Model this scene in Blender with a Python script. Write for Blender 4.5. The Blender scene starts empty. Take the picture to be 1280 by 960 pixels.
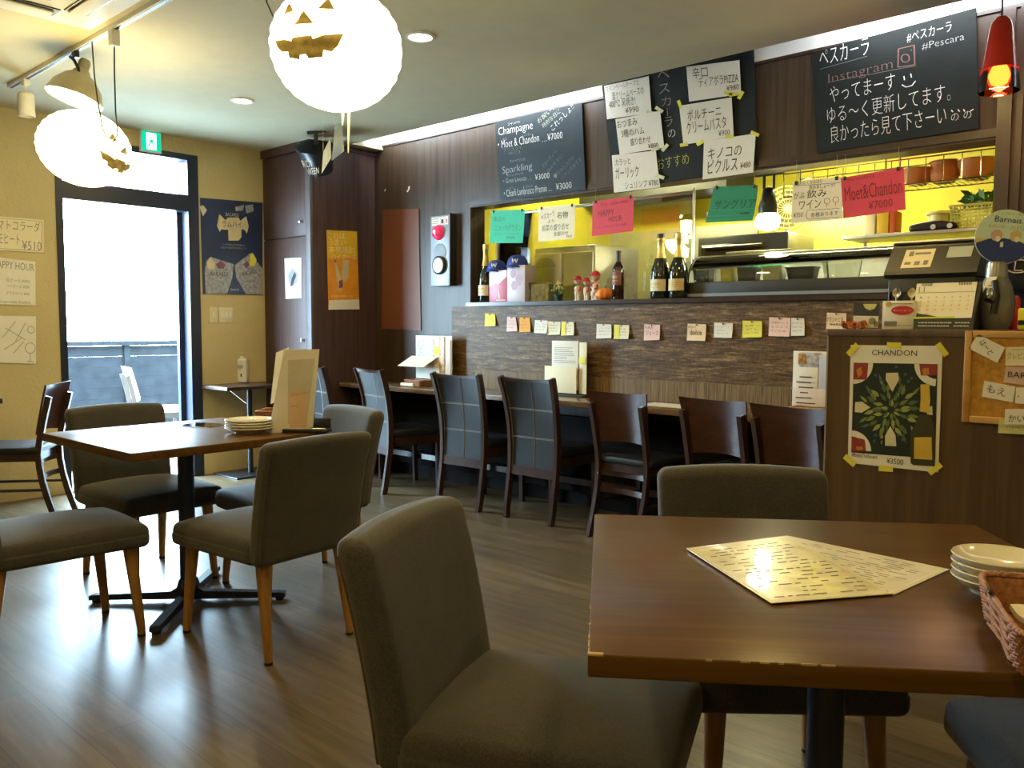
import bpy, bmesh, math, random
from mathutils import Vector, Matrix, Euler

# ------------------------------------------------------------ camera, world, exposure
S = bpy.context.scene
COL = S.collection
R = math.radians
CH = 1.2                                   # camera height
FPX = 1050.0                               # focal length for a 1280 px wide frame
MR = ((0.736633929612178, 0.6762804608930061, 0.0038976862962575745),
      (0.05008853326657807, -0.048809292273432, -0.9975513980858176),
      (-0.6744342759523151, 0.7350254357517908, -0.06982847713194362))   # right, down, forward
cam_data = bpy.data.cameras.new('camera')
cam = bpy.data.objects.new('camera', cam_data)
COL.objects.link(cam)
_r, _d, _f = (Vector(v) for v in MR)
m = Matrix((( _r.x, -_d.x, -_f.x, 0.0), (_r.y, -_d.y, -_f.y, 0.0), (_r.z, -_d.z, -_f.z, CH), (0, 0, 0, 1)))
cam.matrix_world = m
cam_data.sensor_width = 36.0
cam_data.lens = FPX / 1280.0 * 36.0
cam_data.clip_start = 0.02
S.camera = cam

S.view_settings.view_transform = 'Standard'
S.view_settings.look = 'None'
S.view_settings.gamma = 1.0
S.view_settings.use_curve_mapping = False
S.view_settings.exposure = 0.3
S.cycles.use_denoising = True
S.cycles.max_bounces = 8
S.cycles.sample_clamp_indirect = 8.0
S.cycles.caustics_reflective = False
S.cycles.caustics_refractive = False

SKY = 56.0
W = bpy.data.worlds.new('sky')
S.world = W
W.use_nodes = True
bg = W.node_tree.nodes['Background']
bg.inputs[0].default_value = (0.54, 0.80, 1.0, 1)
bg.inputs[1].default_value = SKY

def lamp(name, kind, loc, power, color, size=0.1, rot=(0, 0, 0), size_y=None, spot=None):
    d = bpy.data.lights.new(name, kind)
    d.energy = power
    d.color = color
    if kind == 'AREA':
        d.size = size
        if size_y:
            d.shape = 'RECTANGLE'; d.size_y = size_y
        else:
            d.shape = 'DISK'
    elif kind in ('POINT', 'SPOT'):
        d.shadow_soft_size = size
        if spot:
            d.spot_size = spot; d.spot_blend = 0.6
    o = bpy.data.objects.new(name, d)
    o.location = loc
    o.rotation_euler = rot
    COL.objects.link(o)
    return o

WARM = (1.0, 0.70, 0.22)
P_DOWN, P_COVE, P_KITCHEN = 8.5, .45, .75
# daylight comes in by the doorway: a portal only guides the sampling of the sky
po = lamp('door_portal', 'AREA', (-6.42, 2.7, 1.25), 1.0, (1, 1, 1), 2.5, (0, R(-90), 0), 1.1)
po.data.cycles.is_portal = True

# ------------------------------------------------------------ room measures
XL, YB, YC, XC, ZC = -6.29, 4.42, 3.79, -5.60, 2.62
YCOVE = 4.105
XR, YF = 2.6, -2.4
ZT = 0.735

def ray(x, y):
    a, b = (x - 640) / FPX, (y - 480) / FPX
    return _r * a + _d * b + _f
ORG = Vector((0, 0, CH))
def aX(x, y, v): d = ray(x, y); return ORG + d * (v / d.x)
def aY(x, y, v): d = ray(x, y); return ORG + d * (v / d.y)
def aZ(x, y, v): d = ray(x, y); return ORG + d * ((v - CH) / d.z)

# ------------------------------------------------------------ materials
MATS = {}
def _new(name):
    mt = bpy.data.materials.new(name)
    mt.use_nodes = True
    nt = mt.node_tree
    b = nt.nodes['Principled BSDF']
    MATS[name] = mt
    return mt, nt, b
def _n(nt, t, **kw):
    n = nt.nodes.new(t)
    for k, v in kw.items():
        setattr(n, k, v)
    return n
def _coord(nt, scale=(1, 1, 1), rot=(0, 0, 0)):
    tc = _n(nt, 'ShaderNodeTexCoord'); mp = _n(nt, 'ShaderNodeMapping')
    mp.inputs['Scale'].default_value = scale
    mp.inputs['Rotation'].default_value = rot
    nt.links.new(tc.outputs['Object'], mp.inputs['Vector'])
    return mp.outputs[0]
def _ramp(nt, fac, stops):
    r = _n(nt, 'ShaderNodeValToRGB')
    e = r.color_ramp.elements
    while len(e) < len(stops): e.new(0.5)
    for el, (p, c) in zip(e, stops):
        el.position = p; el.color = (*c, 1)
    nt.links.new(fac, r.inputs[0])
    return r.outputs[0]
def _noise(nt, vec, scale, detail=4, rough=.55, dist=0):
    n = _n(nt, 'ShaderNodeTexNoise')
    n.inputs['Scale'].default_value = scale; n.inputs['Detail'].default_value = detail
    n.inputs['Roughness'].default_value = rough; n.inputs['Distortion'].default_value = dist
    nt.links.new(vec, n.inputs['Vector'])
    return n.outputs[0]
def _bump(nt, b, h, strength, dist=.002):
    n = _n(nt, 'ShaderNodeBump')
    n.inputs['Strength'].default_value = strength; n.inputs['Distance'].default_value = dist
    nt.links.new(h, n.inputs['Height']); nt.links.new(n.outputs[0], b.inputs['Normal'])
def dark(c, k): return tuple(x * k for x in c)

def mat(name, col, rough=.5, metal=0, var=.12, scale=9, bump=0, spec=.5, emit=0, ecol=None, coat=0, trans=0):
    if name in MATS: return MATS[name]
    mt, nt, b = _new(name)
    v = _coord(nt)
    f = _noise(nt, v, scale)
    c = _ramp(nt, f, [(.3, dark(col, 1 - var)), (.7, tuple(min(1, x * (1 + var)) for x in col))])
    nt.links.new(c, b.inputs['Base Color'])
    b.inputs['Roughness'].default_value = rough
    b.inputs['Metallic'].default_value = metal
    b.inputs['Specular IOR Level'].default_value = spec
    b.inputs['Coat Weight'].default_value = coat
    b.inputs['Transmission Weight'].default_value = trans
    if bump: _bump(nt, b, f, bump)
    if emit:
        b.inputs['Emission Color'].default_value = (*(ecol or col), 1)
        b.inputs['Emission Strength'].default_value = emit
    return mt
def wood(name, c1, c2, stretch=(14, 14, 1.2), rough=.35, coat=0, bump=.15, streak=.5, spec=.5):
    if name in MATS: return MATS[name]
    mt, nt, b = _new(name)
    v = _coord(nt, stretch)
    f = _noise(nt, v, 2.2, 6, .62, .6)
    f2 = _noise(nt, v, 9, 3, .6)
    mx = _n(nt, 'ShaderNodeMath', operation='MULTIPLY_ADD')
    nt.links.new(f2, mx.inputs[0]); mx.inputs[1].default_value = streak * .5; nt.links.new(f, mx.inputs[2])
    c = _ramp(nt, mx.outputs[0], [(.42, c1), (.62, tuple((a + d) / 2 for a, d in zip(c1, c2))), (.86, c2)])
    nt.links.new(c, b.inputs['Base Color'])
    b.inputs['Roughness'].default_value = rough
    b.inputs['Coat Weight'].default_value = coat
    b.inputs['Coat Roughness'].default_value = .18
    b.inputs['Specular IOR Level'].default_value = spec
    if bump: _bump(nt, b, mx.outputs[0], bump)
    return mt
def fabric(name, c1, c2, rough=.9):
    mt, nt, b = _new(name)
    v = _coord(nt)
    f = _noise(nt, v, 260, 2, .7)
    g = _noise(nt, v, 7, 3)
    mx = _n(nt, 'ShaderNodeMath', operation='MULTIPLY_ADD')
    nt.links.new(g, mx.inputs[0]); mx.inputs[1].default_value = .5; nt.links.new(f, mx.inputs[2])
    nt.links.new(_ramp(nt, mx.outputs[0], [(.55, c1), (.95, c2)]), b.inputs['Base Color'])
    b.inputs['Roughness'].default_value = rough
    b.inputs['Specular IOR Level'].default_value = .25
    b.inputs['Sheen Weight'].default_value = .25
    b.inputs['Sheen Roughness'].default_value = .5
    _bump(nt, b, f, .25, .001)
    return mt
def glass(name, tint=(1, 1, 1), refl=.09, rough=0.0):
    mt = bpy.data.materials.new(name); mt.use_nodes = True; MATS[name] = mt
    nt = mt.node_tree; nt.nodes.remove(nt.nodes['Principled BSDF'])
    tr = _n(nt, 'ShaderNodeBsdfTransparent'); tr.inputs[0].default_value = (*tint, 1)
    gl = _n(nt, 'ShaderNodeBsdfGlossy'); gl.inputs['Roughness'].default_value = rough
    lw = _n(nt, 'ShaderNodeFresnel'); lw.inputs[0].default_value = 1.5
    ad = _n(nt, 'ShaderNodeMath', operation='ADD'); ad.inputs[1].default_value = refl - .04
    nt.links.new(lw.outputs[0], ad.inputs[0])
    mx = _n(nt, 'ShaderNodeMixShader')
    nt.links.new(ad.outputs[0], mx.inputs[0]); nt.links.new(tr.outputs[0], mx.inputs[1]); nt.links.new(gl.outputs[0], mx.inputs[2])
    nt.links.new(mx.outputs[0], nt.nodes['Material Output'].inputs[0])
    return mt
def emitter(name, col, strength):
    mt = bpy.data.materials.new(name); mt.use_nodes = True; MATS[name] = mt
    nt = mt.node_tree; nt.nodes.remove(nt.nodes['Principled BSDF'])
    e = _n(nt, 'ShaderNodeEmission'); e.inputs[0].default_value = (*col, 1); e.inputs[1].default_value = strength
    nt.links.new(e.outputs[0], nt.nodes['Material Output'].inputs[0])
    return mt

def floor_mat():
    mt, nt, b = _new('vinyl_plank')
    v = _coord(nt)
    br = _n(nt, 'ShaderNodeTexBrick')
    br.offset = .37
    br.inputs['Scale'].default_value = 1
    br.inputs['Brick Width'].default_value = 1.25
    br.inputs['Row Height'].default_value = .18
    br.inputs['Mortar Size'].default_value = .0018
    br.inputs['Mortar Smooth'].default_value = .3
    br.inputs['Color1'].default_value = (.8, .8, .8, 1); br.inputs['Color2'].default_value = (1.2, 1.2, 1.2, 1)
    br.inputs['Mortar'].default_value = (.45, .45, .45, 1)
    nt.links.new(v, br.inputs['Vector'])
    v2 = _coord(nt, (1.3, 16, 1))
    f = _noise(nt, v2, 1.6, 6, .65, .8)
    c = _ramp(nt, f, [(.3, (.062, .044, .022)), (.52, (.104, .077, .044)), (.75, (.150, .117, .072))])
    mx = _n(nt, 'ShaderNodeMix', data_type='RGBA', blend_type='MULTIPLY')
    mx.inputs[0].default_value = 1
    nt.links.new(c, mx.inputs[6]); nt.links.new(br.outputs['Color'], mx.inputs[7])
    nt.links.new(mx.outputs[2], b.inputs['Base Color'])
    g = _noise(nt, v, 3, 4)
    rr = _n(nt, 'ShaderNodeMapRange')
    rr.inputs['To Min'].default_value = .24; rr.inputs['To Max'].default_value = .40
    nt.links.new(g, rr.inputs[0]); nt.links.new(rr.outputs[0], b.inputs['Roughness'])
    _bump(nt, b, f, .12, .002)
    return mt
def stucco(name, col):
    mt, nt, b = _new(name)
    v = _coord(nt)
    f = _noise(nt, v, 38, 5, .6)
    g = _noise(nt, v, 1.3, 3)
    nt.links.new(_ramp(nt, g, [(.3, dark(col, .88)), (.7, col)]), b.inputs['Base Color'])
    b.inputs['Roughness'].default_value = .75
    b.inputs['Specular IOR Level'].default_value = .3
    _bump(nt, b, f, .7, .008)
    return mt
def weathered():
    mt, nt, b = _new('weathered_wood_paper')
    v = _coord(nt, (3.0, 1, 26))
    f = _noise(nt, v, 2.2, 8, .72, .6)
    v2 = _coord(nt, (1, 1, 1))
    g = _noise(nt, v2, 60, 3)
    mx = _n(nt, 'ShaderNodeMath', operation='MULTIPLY_ADD')
    nt.links.new(g, mx.inputs[0]); mx.inputs[1].default_value = .25; nt.links.new(f, mx.inputs[2])
    c = _ramp(nt, mx.outputs[0], [(.42, (.028, .014, .005)), (.58, (.090, .049, .018)), (.70, (.175, .103, .042)), (.84, (.38, .27, .14))])
    nt.links.new(c, b.inputs['Base Color'])
    b.inputs['Roughness'].default_value = .5
    b.inputs['Specular IOR Level'].default_value = .3
    _bump(nt, b, f, .2, .003)
    return mt

M_FLOOR = floor_mat()
M_STUCCO = stucco('ochre_stucco', (.61, .50, .26))
M_CEIL = mat('ceiling_paint', (.63, .59, .43), .8, var=.03, spec=.2)
M_WHITE = mat('white_paint', (.8, .8, .78), .6, var=.03)
M_PANEL = wood('dark_wall_panel', (.029, .017, .010), (.074, .046, .027), (16, 16, .55), .42, 0, .05, .5, .35)
M_CAB = wood('cabinet_veneer', (.048, .025, .022), (.096, .055, .048), (16, 16, .55), .48, 0, .05, .5, .3)
M_BAR = wood('cashier_veneer', (.060, .032, .015), (.128, .070, .032), (13, 13, .45), .38, 0, .05)
M_TABLE = wood('table_veneer', (.068, .031, .006), (.122, .059, .012), (.8, 14, 14), .28, 0, .02, .3, .25)
M_COUNTER = wood('counter_veneer', (.10, .055, .026), (.24, .145, .075), (1.0, 12, 12), .25, 0, .03, .3)
M_CHAIRWOOD = wood('dark_chair_wood', (.022, .010, .008), (.048, .023, .017), (10, 10, 1.2), .30, .15, .03)
M_PLY = wood('red_brown_plywood', (.036, .013, .008), (.080, .029, .018), (1.2, 12, 12), .30, .1, .03)
M_OAKLEG = wood('oak_leg', (.20, .095, .025), (.42, .22, .07), (12, 12, 1.0), .35, 0, .05)
M_FABRIC = fabric('taupe_fabric', (.034, .031, .028), (.068, .063, .056))
M_PIPING = fabric('taupe_piping', (.035, .027, .018), (.075, .058, .04))
M_LEATHER = mat('black_leatherette', (.011, .013, .017), .45, spec=.4, var=.2, scale=40, bump=.1)
M_THREAD = mat('pale_thread', (.36, .33, .28), .7)
M_BLACK = mat('black_steel', (.012, .013, .016), .35, var=.2)
M_NAVY = mat('navy_frame_metal', (.016, .022, .045), .35, var=.1)
M_BPLASTIC = mat('black_plastic', (.018, .018, .018), .4, var=.15)
M_STEEL = mat('brushed_steel', (.55, .55, .53), .3, 1, .08)
M_CHROME = mat('chrome', (.8, .8, .8), .12, 1, .03)
M_GREY = mat('grey_panel_steel', (.26, .28, .31), .4, .2, .05)
M_PAPER = mat('white_paper', (.78, .75, .66), .7, var=.03)
M_CREAM = mat('cream_paper', (.80, .72, .50), .7, var=.03)
M_GREENP = mat('green_paper', (.03, .42, .24), .7, var=.05)
M_DGREENP = mat('dark_green_paper', (.015, .22, .11), .7, var=.05)
M_REDP = mat('red_paper', (.62, .05, .07), .7, var=.05)
M_YEL = mat('yellow_paper', (.78, .72, .08), .7, var=.05)
M_TAPE = mat('yellow_tape', (.72, .66, .06), .5, var=.1)
M_PTAPE = mat('pale_tape', (.62, .64, .36), .5, var=.1)
M_PINK = mat('pink_paper', (.80, .55, .50), .7, var=.04)
M_ORANGE = mat('orange_paper', (.80, .36, .03), .7, var=.05)
M_BOARD = mat('blackboard', (.008, .012, .012), .6, spec=.25, var=.4, scale=3)
M_SLATE = mat('slate_blackboard', (.012, .024, .032), .55, spec=.3, var=.4, scale=3)
M_INK = mat('black_ink', (.012, .010, .010), .6)
M_GINK = mat('grey_ink', (.22, .20, .18), .6)
M_CHALK = mat('white_chalk', (.80, .80, .78), .9, var=.2, scale=60)
M_DCHALK = mat('dim_chalk', (.18, .19, .19), .9, var=.2, scale=60)
M_RCHALK = mat('brown_chalk', (.20, .11, .09), .9, var=.2, scale=60)
M_YCHALK = mat('lime_chalk', (.50, .55, .10), .9, var=.2, scale=60)
M_PORCELAIN = mat('porcelain', (.76, .74, .64), .12, var=.02, coat=.4)
M_WICKER = mat('red_brown_wicker', (.34, .15, .075), .55, var=.45, scale=120, bump=.6)
M_WICKERIN = mat('wicker_inside', (.30, .12, .04), .6, var=.4, scale=120, bump=.6)
M_GLASS = glass('clear_glass')
M_PGL = glass('partition_glass', (1, 1, .97), .15)
M_SGLASS = glass('showcase_glass', (.96, .98, .93), .06)
M_PLASTIC = glass('clear_plastic', (.93, .94, .90), .16, .06)
M_LAMIN = None
M_CORK = mat('cork', (.50, .25, .035), .8, var=.25, scale=60, bump=.3)
M_PINE = wood('honey_pine', (.40, .20, .04), (.56, .31, .08), (1.2, 10, 10), .45)
M_DARKBOTTLE = mat('dark_bottle_glass', (.008, .014, .008), .08, var=.1, coat=.5)
M_FOIL = mat('gold_foil', (.72, .55, .20), .3, .7, .1)
M_LABEL = mat('bottle_label', (.74, .66, .44), .6, var=.05)
M_BLUE = mat('royal_blue', (.02, .045, .25), .5, var=.1)
M_RED = mat('red_lacquer', (.55, .03, .04), .3, var=.08)
M_PUMP = mat('pumpkin_orange', (.82, .22, .02), .5, var=.15)
M_SKIN = mat('figurine_skin', (.62, .36, .25), .6)
M_YWALL = mat('kitchen_yellow', (.64, .56, .04), .45, var=.06)
M_TERRA = mat('terracotta', (.62, .25, .05), .5, var=.15)
M_GREENLEAF = mat('leaf_green', (.06, .17, .03), .5, var=.3)
M_SILVER = mat('silver_plastic', (.42, .43, .43), .25, .6, .05)
M_GOLD = mat('gold_print', (.62, .42, .05), .5, var=.08)
M_WINE = mat('wine_bottle_glass', (.020, .003, .003), .1, var=.1, coat=.4)

# ------------------------------------------------------------ mesh building
class MB:
    def __init__(s):
        s.v = []; s.f = []; s.mi = []; s.ms = []
    def _m(s, mt):
        if mt not in s.ms: s.ms.append(mt)
        return s.ms.index(mt)
    def add(s, vs, fs, mt=None, M=None):
        b = len(s.v)
        s.v += [(M @ Vector(p)) if M else Vector(p) for p in vs]
        k = s._m(mt)
        for f in fs:
            s.f.append([b + i for i in f]); s.mi.append(k)
        return s
    def box(s, lo, hi, mt=None, M=None):
        x0, y0, z0 = lo; x1, y1, z1 = hi
        v = [(x0, y0, z0), (x1, y0, z0), (x1, y1, z0), (x0, y1, z0), (x0, y0, z1), (x1, y0, z1), (x1, y1, z1), (x0, y1, z1)]
        return s.add(v, [(0, 3, 2, 1), (4, 5, 6, 7), (0, 1, 5, 4), (1, 2, 6, 5), (2, 3, 7, 6), (3, 0, 4, 7)], mt, M)
    def rbox(s, lo, hi, r=.004, mt=None, M=None, seg=2, cuts=0, fn=None):
        lo, hi = Vector(lo), Vector(hi)
        sz = hi - lo; c = (lo + hi) / 2; h = sz / 2
        r = min(r, min(h) * .999)
        def axis(hh):
            a = [-hh + r * (1 - math.cos(math.pi / 2 * i / seg)) for i in range(seg + 1)]
            n = cuts + 1
            mid = [-hh + r + (2 * hh - 2 * r) * i / n for i in range(1, n)]
            return a + mid + [-x for x in reversed(a)]
        ax = [axis(h[i]) for i in range(3)]
        idx = {}; vs = []; fs = []
        def vid(p):
            key = (round(p[0], 6), round(p[1], 6), round(p[2], 6))
            if key not in idx:
                q = Vector(p)
                inn = Vector([max(-(h[i] - r), min(h[i] - r, q[i])) for i in range(3)])
                d = q - inn
                if d.length > 1e-9: q = inn + d.normalized() * r
                idx[key] = len(vs); vs.append(q)
            return idx[key]
        for k in range(3):
            i, j = (k + 1) % 3, (k + 2) % 3
            for sgn in (-1, 1):
                for a in range(len(ax[i]) - 1):
                    for b in range(len(ax[j]) - 1):
                        q = []
                        for (u, w) in ((a, b), (a + 1, b), (a + 1, b + 1), (a, b + 1)):
                            p = [0, 0, 0]; p[k] = sgn * h[k]; p[i] = ax[i][u]; p[j] = ax[j][w]
                            q.append(vid(p))
                        fs.append(q if sgn > 0 else q[::-1])
        out = [p + c for p in vs]
        if fn: out = [Vector(fn(p)) for p in out]
        return s.add(out, fs, mt, M)
    def tube(s, pts, r, n=10, mt=None, closed=False, M=None, sq=None):
        pts = [Vector(p) for p in pts]
        rs = r if isinstance(r, (list, tuple)) else [r] * len(pts)
        N = len(pts); rings = []
        up = None
        for i, p in enumerate(pts):
            if closed: t = pts[(i + 1) % N] - pts[i - 1]
            else: t = pts[min(i + 1, N - 1)] - pts[max(i - 1, 0)]
            t.normalize()
            if up is None:
                up = Vector((0, 0, 1)) if abs(t.z) < .9 else Vector((0, 1, 0))
            a = t.cross(up)
            if a.length < 1e-6: a = t.orthogonal()
            a.normalize(); b = t.cross(a).normalized(); up = -b if False else a.cross(t).normalized()
            ring = []
            for k in range(n):
                th = 2 * math.pi * (k + (.5 if n == 4 else 0)) / n
                if sq:
                    ca, cb = math.cos(th), math.sin(th)
                    ring.append(p + a * (math.copysign(sq[0], ca)) + b * (math.copysign(sq[1], cb)))
                else:
                    ring.append(p + a * math.cos(th) * rs[i] + b * math.sin(th) * rs[i])
            rings.append(ring)
        vs = [q for rg in rings for q in rg]; fs = []
        for i in range(N if closed else N - 1):
            j = (i + 1) % N
            for k in range(n):
                l = (k + 1) % n
                fs.append((i * n + k, i * n + l, j * n + l, j * n + k))
        if not closed:
            fs.append(tuple(range(n))[::-1]); fs.append(tuple((N - 1) * n + k for k in range(n)))
        return s.add(vs, fs, mt, M)
    def lathe(s, prof, c=(0, 0, 0), n=24, mt=None, M=None, cap=True):
        vs = []; fs = []
        for r, z in prof:
            for k in range(n):
                th = 2 * math.pi * k / n
                vs.append((c[0] + r * math.cos(th), c[1] + r * math.sin(th), c[2] + z))
        for i in range(len(prof) - 1):
            for k in range(n):
                l = (k + 1) % n
                fs.append((i * n + k, i * n + l, (i + 1) * n + l, (i + 1) * n + k))
        if cap:
            if prof[0][0] > 1e-5: fs.append(tuple(range(n))[::-1])
            if prof[-1][0] > 1e-5: fs.append(tuple((len(prof) - 1) * n + k for k in range(n)))
        return s.add(vs, fs, mt, M)
    def prism(s, poly, y0, y1, mt=None, M=None):
        """poly in x,z extruded along y"""
        n = len(poly)
        vs = [(x, y0, z) for x, z in poly] + [(x, y1, z) for x, z in poly]
        fs = [tuple(range(n)), tuple(range(2 * n - 1, n - 1, -1))]
        for i in range(n):
            j = (i + 1) % n
            fs.append((i, n + i, n + j, j))
        return s.add(vs, fs, mt, M)
    def surf(s, fn, nu, nv, mt=None, thick=None, M=None):
        vs = [fn(i / nu, j / nv) for j in range(nv + 1) for i in range(nu + 1)]
        fs = []
        w = nu + 1
        for j in range(nv):
            for i in range(nu):
                fs.append((j * w + i, j * w + i + 1, (j + 1) * w + i + 1, (j + 1) * w + i))
        if thick:
            t = Vector(thick); n = len(vs)
            vs = vs + [Vector(p) + t for p in vs]
            fs += [tuple(n + i for i in f[::-1]) for f in fs]
            edge = [i for i in range(w)] + [j * w + nu for j in range(1, nv + 1)] + [nv * w + i for i in range(nu - 1, -1, -1)] + [j * w for j in range(nv - 1, 0, -1)]
            for a, b in zip(edge, edge[1:] + edge[:1]):
                fs.append((b, a, n + a, n + b))
        return s.add(vs, fs, mt, M)
    def build(s, name, parent=None, mt=None, smooth=True, angle=38, loc=None, rot=None):
        me = bpy.data.meshes.new(name)
        me.from_pydata([tuple(p) for p in s.v], [], s.f)
        for k in s.ms: me.materials.append(k or mt)
        me.polygons.foreach_set('material_index', s.mi)
        me.polygons.foreach_set('use_smooth', [smooth] * len(s.f))
        bm = bmesh.new(); bm.from_mesh(me); bmesh.ops.recalc_face_normals(bm, faces=bm.faces); bm.to_mesh(me); bm.free()
        if smooth: me.set_sharp_from_angle(angle=R(angle))
        me.update()
        o = bpy.data.objects.new(name, me)
        COL.objects.link(o)
        if parent: o.parent = parent
        if loc is not None: o.location = loc
        if rot is not None: o.rotation_euler = rot
        return o

def tag(o, label, cat, group=None):
    o['label'] = label; o['category'] = cat
    if group: o['group'] = group
    return o
def struct(o): o['kind'] = 'structure'; return o
def thing(name, label, cat, loc=(0, 0, 0), rz=0, group=None):
    o = bpy.data.objects.new(name, None); COL.objects.link(o)
    o.empty_display_size = .1
    o.location = loc; o.rotation_euler = (0, 0, rz)
    return tag(o, label, cat, group)
def copy_tree(o, parent=None):
    c = o.copy(); COL.objects.link(c)
    if parent: c.parent = parent
    for ch in list(o.children): copy_tree(ch, c)
    return c
def again(o, label, loc, rz=0, group=None):
    c = copy_tree(o); c.location = loc; c.rotation_euler = (0, 0, rz); c['label'] = label
    if group: c['group'] = group
    return c
def part_label(o, t): o['label'] = t; return o

# ------------------------------------------------------------ writing
_G = {}
def glyphs(s, off=-.003):
    if (s, off) in _G: return _G[s, off]
    c = bpy.data.curves.new('t', 'FONT'); c.body = s; c.resolution_u = 2; c.align_x = 'CENTER'; c.space_line = .95; c.offset = off
    o = bpy.data.objects.new('t', c)
    me = o.to_mesh()
    vs = [tuple(v.co) for v in me.vertices]; fs = [tuple(p.vertices) for p in me.polygons]
    o.to_mesh_clear(); bpy.data.objects.remove(o); bpy.data.curves.remove(c)
    x0 = min(v[0] for v in vs); x1 = max(v[0] for v in vs); y0 = min(v[1] for v in vs); y1 = max(v[1] for v in vs)
    w, h = max(x1 - x0, .02), max(y1 - y0, .02)
    _G[s, off] = ([((v[0] - x0) / w, 1 - (v[1] - y0) / h) for v in vs], fs)
    return _G[s, off]
class Sheet:
    """a flat sheet given by its four corners in its own frame (x right, z up, front towards -y)"""
    def __init__(s, q, curl=0): s.q = [Vector(p) for p in q]; s.curl = curl
    def at(s, u, v, lift=0):
        tl, tr, br, bl = s.q
        p = (tl * (1 - u) + tr * u) * (1 - v) + (bl * (1 - u) + br * u) * v
        return p + Vector((0, -lift - s.curl * (v * v) * (.4 + .6 * u), 0))
def sheet(name, label, cat, px, plane, mt, group=None, off=0.0, th=.0016, curl=0, parent=None, local=None, up=None):
    ax, val = plane
    if local is None:
        P = [aY(x, y, val - off) if ax == 'Y' else aX(x, y, val + off) for x, y in px]
    else: P = [Vector(p) for p in local]
    c = sum(P, Vector()) / 4
    rz = 0 if ax == 'Y' else R(90)
    inv = Matrix.Rotation(-rz, 4, 'Z')
    q = [inv @ (p - c) for p in P]
    sh = Sheet(q, curl)
    b = MB(); b.surf(lambda u, v: sh.at(u, v), 6, 6, mt, (0, th, 0))
    o = b.build(name, None)
    o.location = c; o.rotation_euler = (0, 0, rz)
    if label: tag(o, label, cat, group)
    o_sheets[o.name] = sh
    return o
o_sheets = {}
def write(o, items, mt, part='lettering', lift=.0012):
    sh = o_sheets[o.name]; b = MB()
    for it in items:
        s, u0, v0, u1, v1 = it[:5]; rot = R(it[5]) if len(it) > 5 else 0
        vs, fs = glyphs(s, -.016 if 'chalk' in mt.name else -.003)
        cu, cv, w, h = (u0 + u1) / 2, (v0 + v1) / 2, u1 - u0, v1 - v0
        out = []
        asp = (sh.q[1] - sh.q[0]).length / max(1e-6, (sh.q[3] - sh.q[0]).length)
        for x, y in vs:
            a, c = (x - .5) * w * asp, (y - .5) * h
            a, c = a * math.cos(rot) + c * math.sin(rot), -a * math.sin(rot) + c * math.cos(rot)
            out.append(sh.at(cu + a / asp, cv + c, lift))
        b.add(out, fs, mt)
    return b.build(part, o, smooth=False)
def art(o, polys, mt, part, lift=.0008, one=False):
    """polys: lists of (u, v)"""
    sh = o_sheets[o.name]; b = MB()
    if 1 < len(polys) <= 8 and not one and part not in ('printed_leaves', 'printed_berries'):
        return [art(o, [p], mt, part, lift) for p in polys][0]
    for poly in polys:
        if isinstance(poly, tuple):                     # (u, v, ru, rv) ellipse
            cu, cv, ru, rv = poly
            poly = [(cu + ru * math.cos(2 * math.pi * k / 20), cv + rv * math.sin(2 * math.pi * k / 20)) for k in range(20)]
        b.add([sh.at(u, v, lift) for u, v in poly], [tuple(range(len(poly)))], mt)
    return b.build(part, o, smooth=False)
def rect(u0, v0, u1, v1): return [(u0, v0), (u1, v0), (u1, v1), (u0, v1)]
def lines(o, segs, mt, part, w=.012, lift=.0012):
    out = []
    for (a, b, c, d) in segs:
        L = math.hypot(c - a, d - b) or 1
        nx, ny = -(d - b) / L * w / 2, (c - a) / L * w / 2
        out.append([(a + nx, b + ny), (c + nx, d + ny), (c - nx, d - ny), (a - nx, b - ny)])
    return art(o, out, mt, part, lift, True)
def scribble(rows, seed=1, dens=.8):
    """rows: (u0, v, u1, h) of small illegible writing, as short strokes"""
    rnd = random.Random(seed); out = []
    for u0, v, u1, h in rows:
        u = u0
        while u < u1:
            w = h * rnd.uniform(.5, .9)
            if rnd.random() < dens:
                for _ in range(2):
                    a, b_ = u + rnd.uniform(0, w), v + rnd.uniform(-h, h) * .5
                    c, d = u + rnd.uniform(0, w), v + rnd.uniform(-h, h) * .5
                    out.append((a, b_, c, d))
            u += w * 1.15
    return out

# ============================================================ THE SETTING
def sbox(name, boxes, mt):
    b = MB()
    for lo, hi in boxes: b.box(lo, hi, mt)
    return struct(b.build(name, smooth=False))
DY0, DY1, DZH, DZT = 2.19, 3.225, 2.065, 2.50          # doorway
WX0, WX1, WZ0, WZ1 = -4.48, -1.02, 1.365, 2.065        # pass-through
KY = 6.35                                              # kitchen back wall
sbox('floor', [((XL - .15, YF, -.1), (XR, YB + .14, 0))], M_FLOOR)
sbox('wall_left', [((XL - .15, YF, 0), (XL, DY0, 3.0)), ((XL - .15, DY1, 0), (XL, YB + .15, 3.0)), ((XL - .15, DY0, DZT), (XL, DY1, 3.0))], M_STUCCO)
sbox('wall_right', [((XR, YF, 0), (XR + .15, YB + .15, 3.0))], M_STUCCO)
sbox('wall_front', [((XL, YF - .15, 0), (XR, YF, 3.0))], M_STUCCO)
sbox('ceiling', [((XL, YF, ZC), (XR, YCOVE, ZC + .06)), ((XL, YCOVE, ZC), (-5.49, YB, ZC + .06))], M_CEIL)
sbox('ceiling_cove', [((-5.55, YCOVE - .2, 2.99), (XR, YB + .15, 3.03)), ((-5.53, YCOVE, ZC + .06), (-5.49, YB, 3.0)), ((-5.55, YCOVE - .2, ZC + .06), (XR, YCOVE - .17, 2.99))], M_WHITE)
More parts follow.
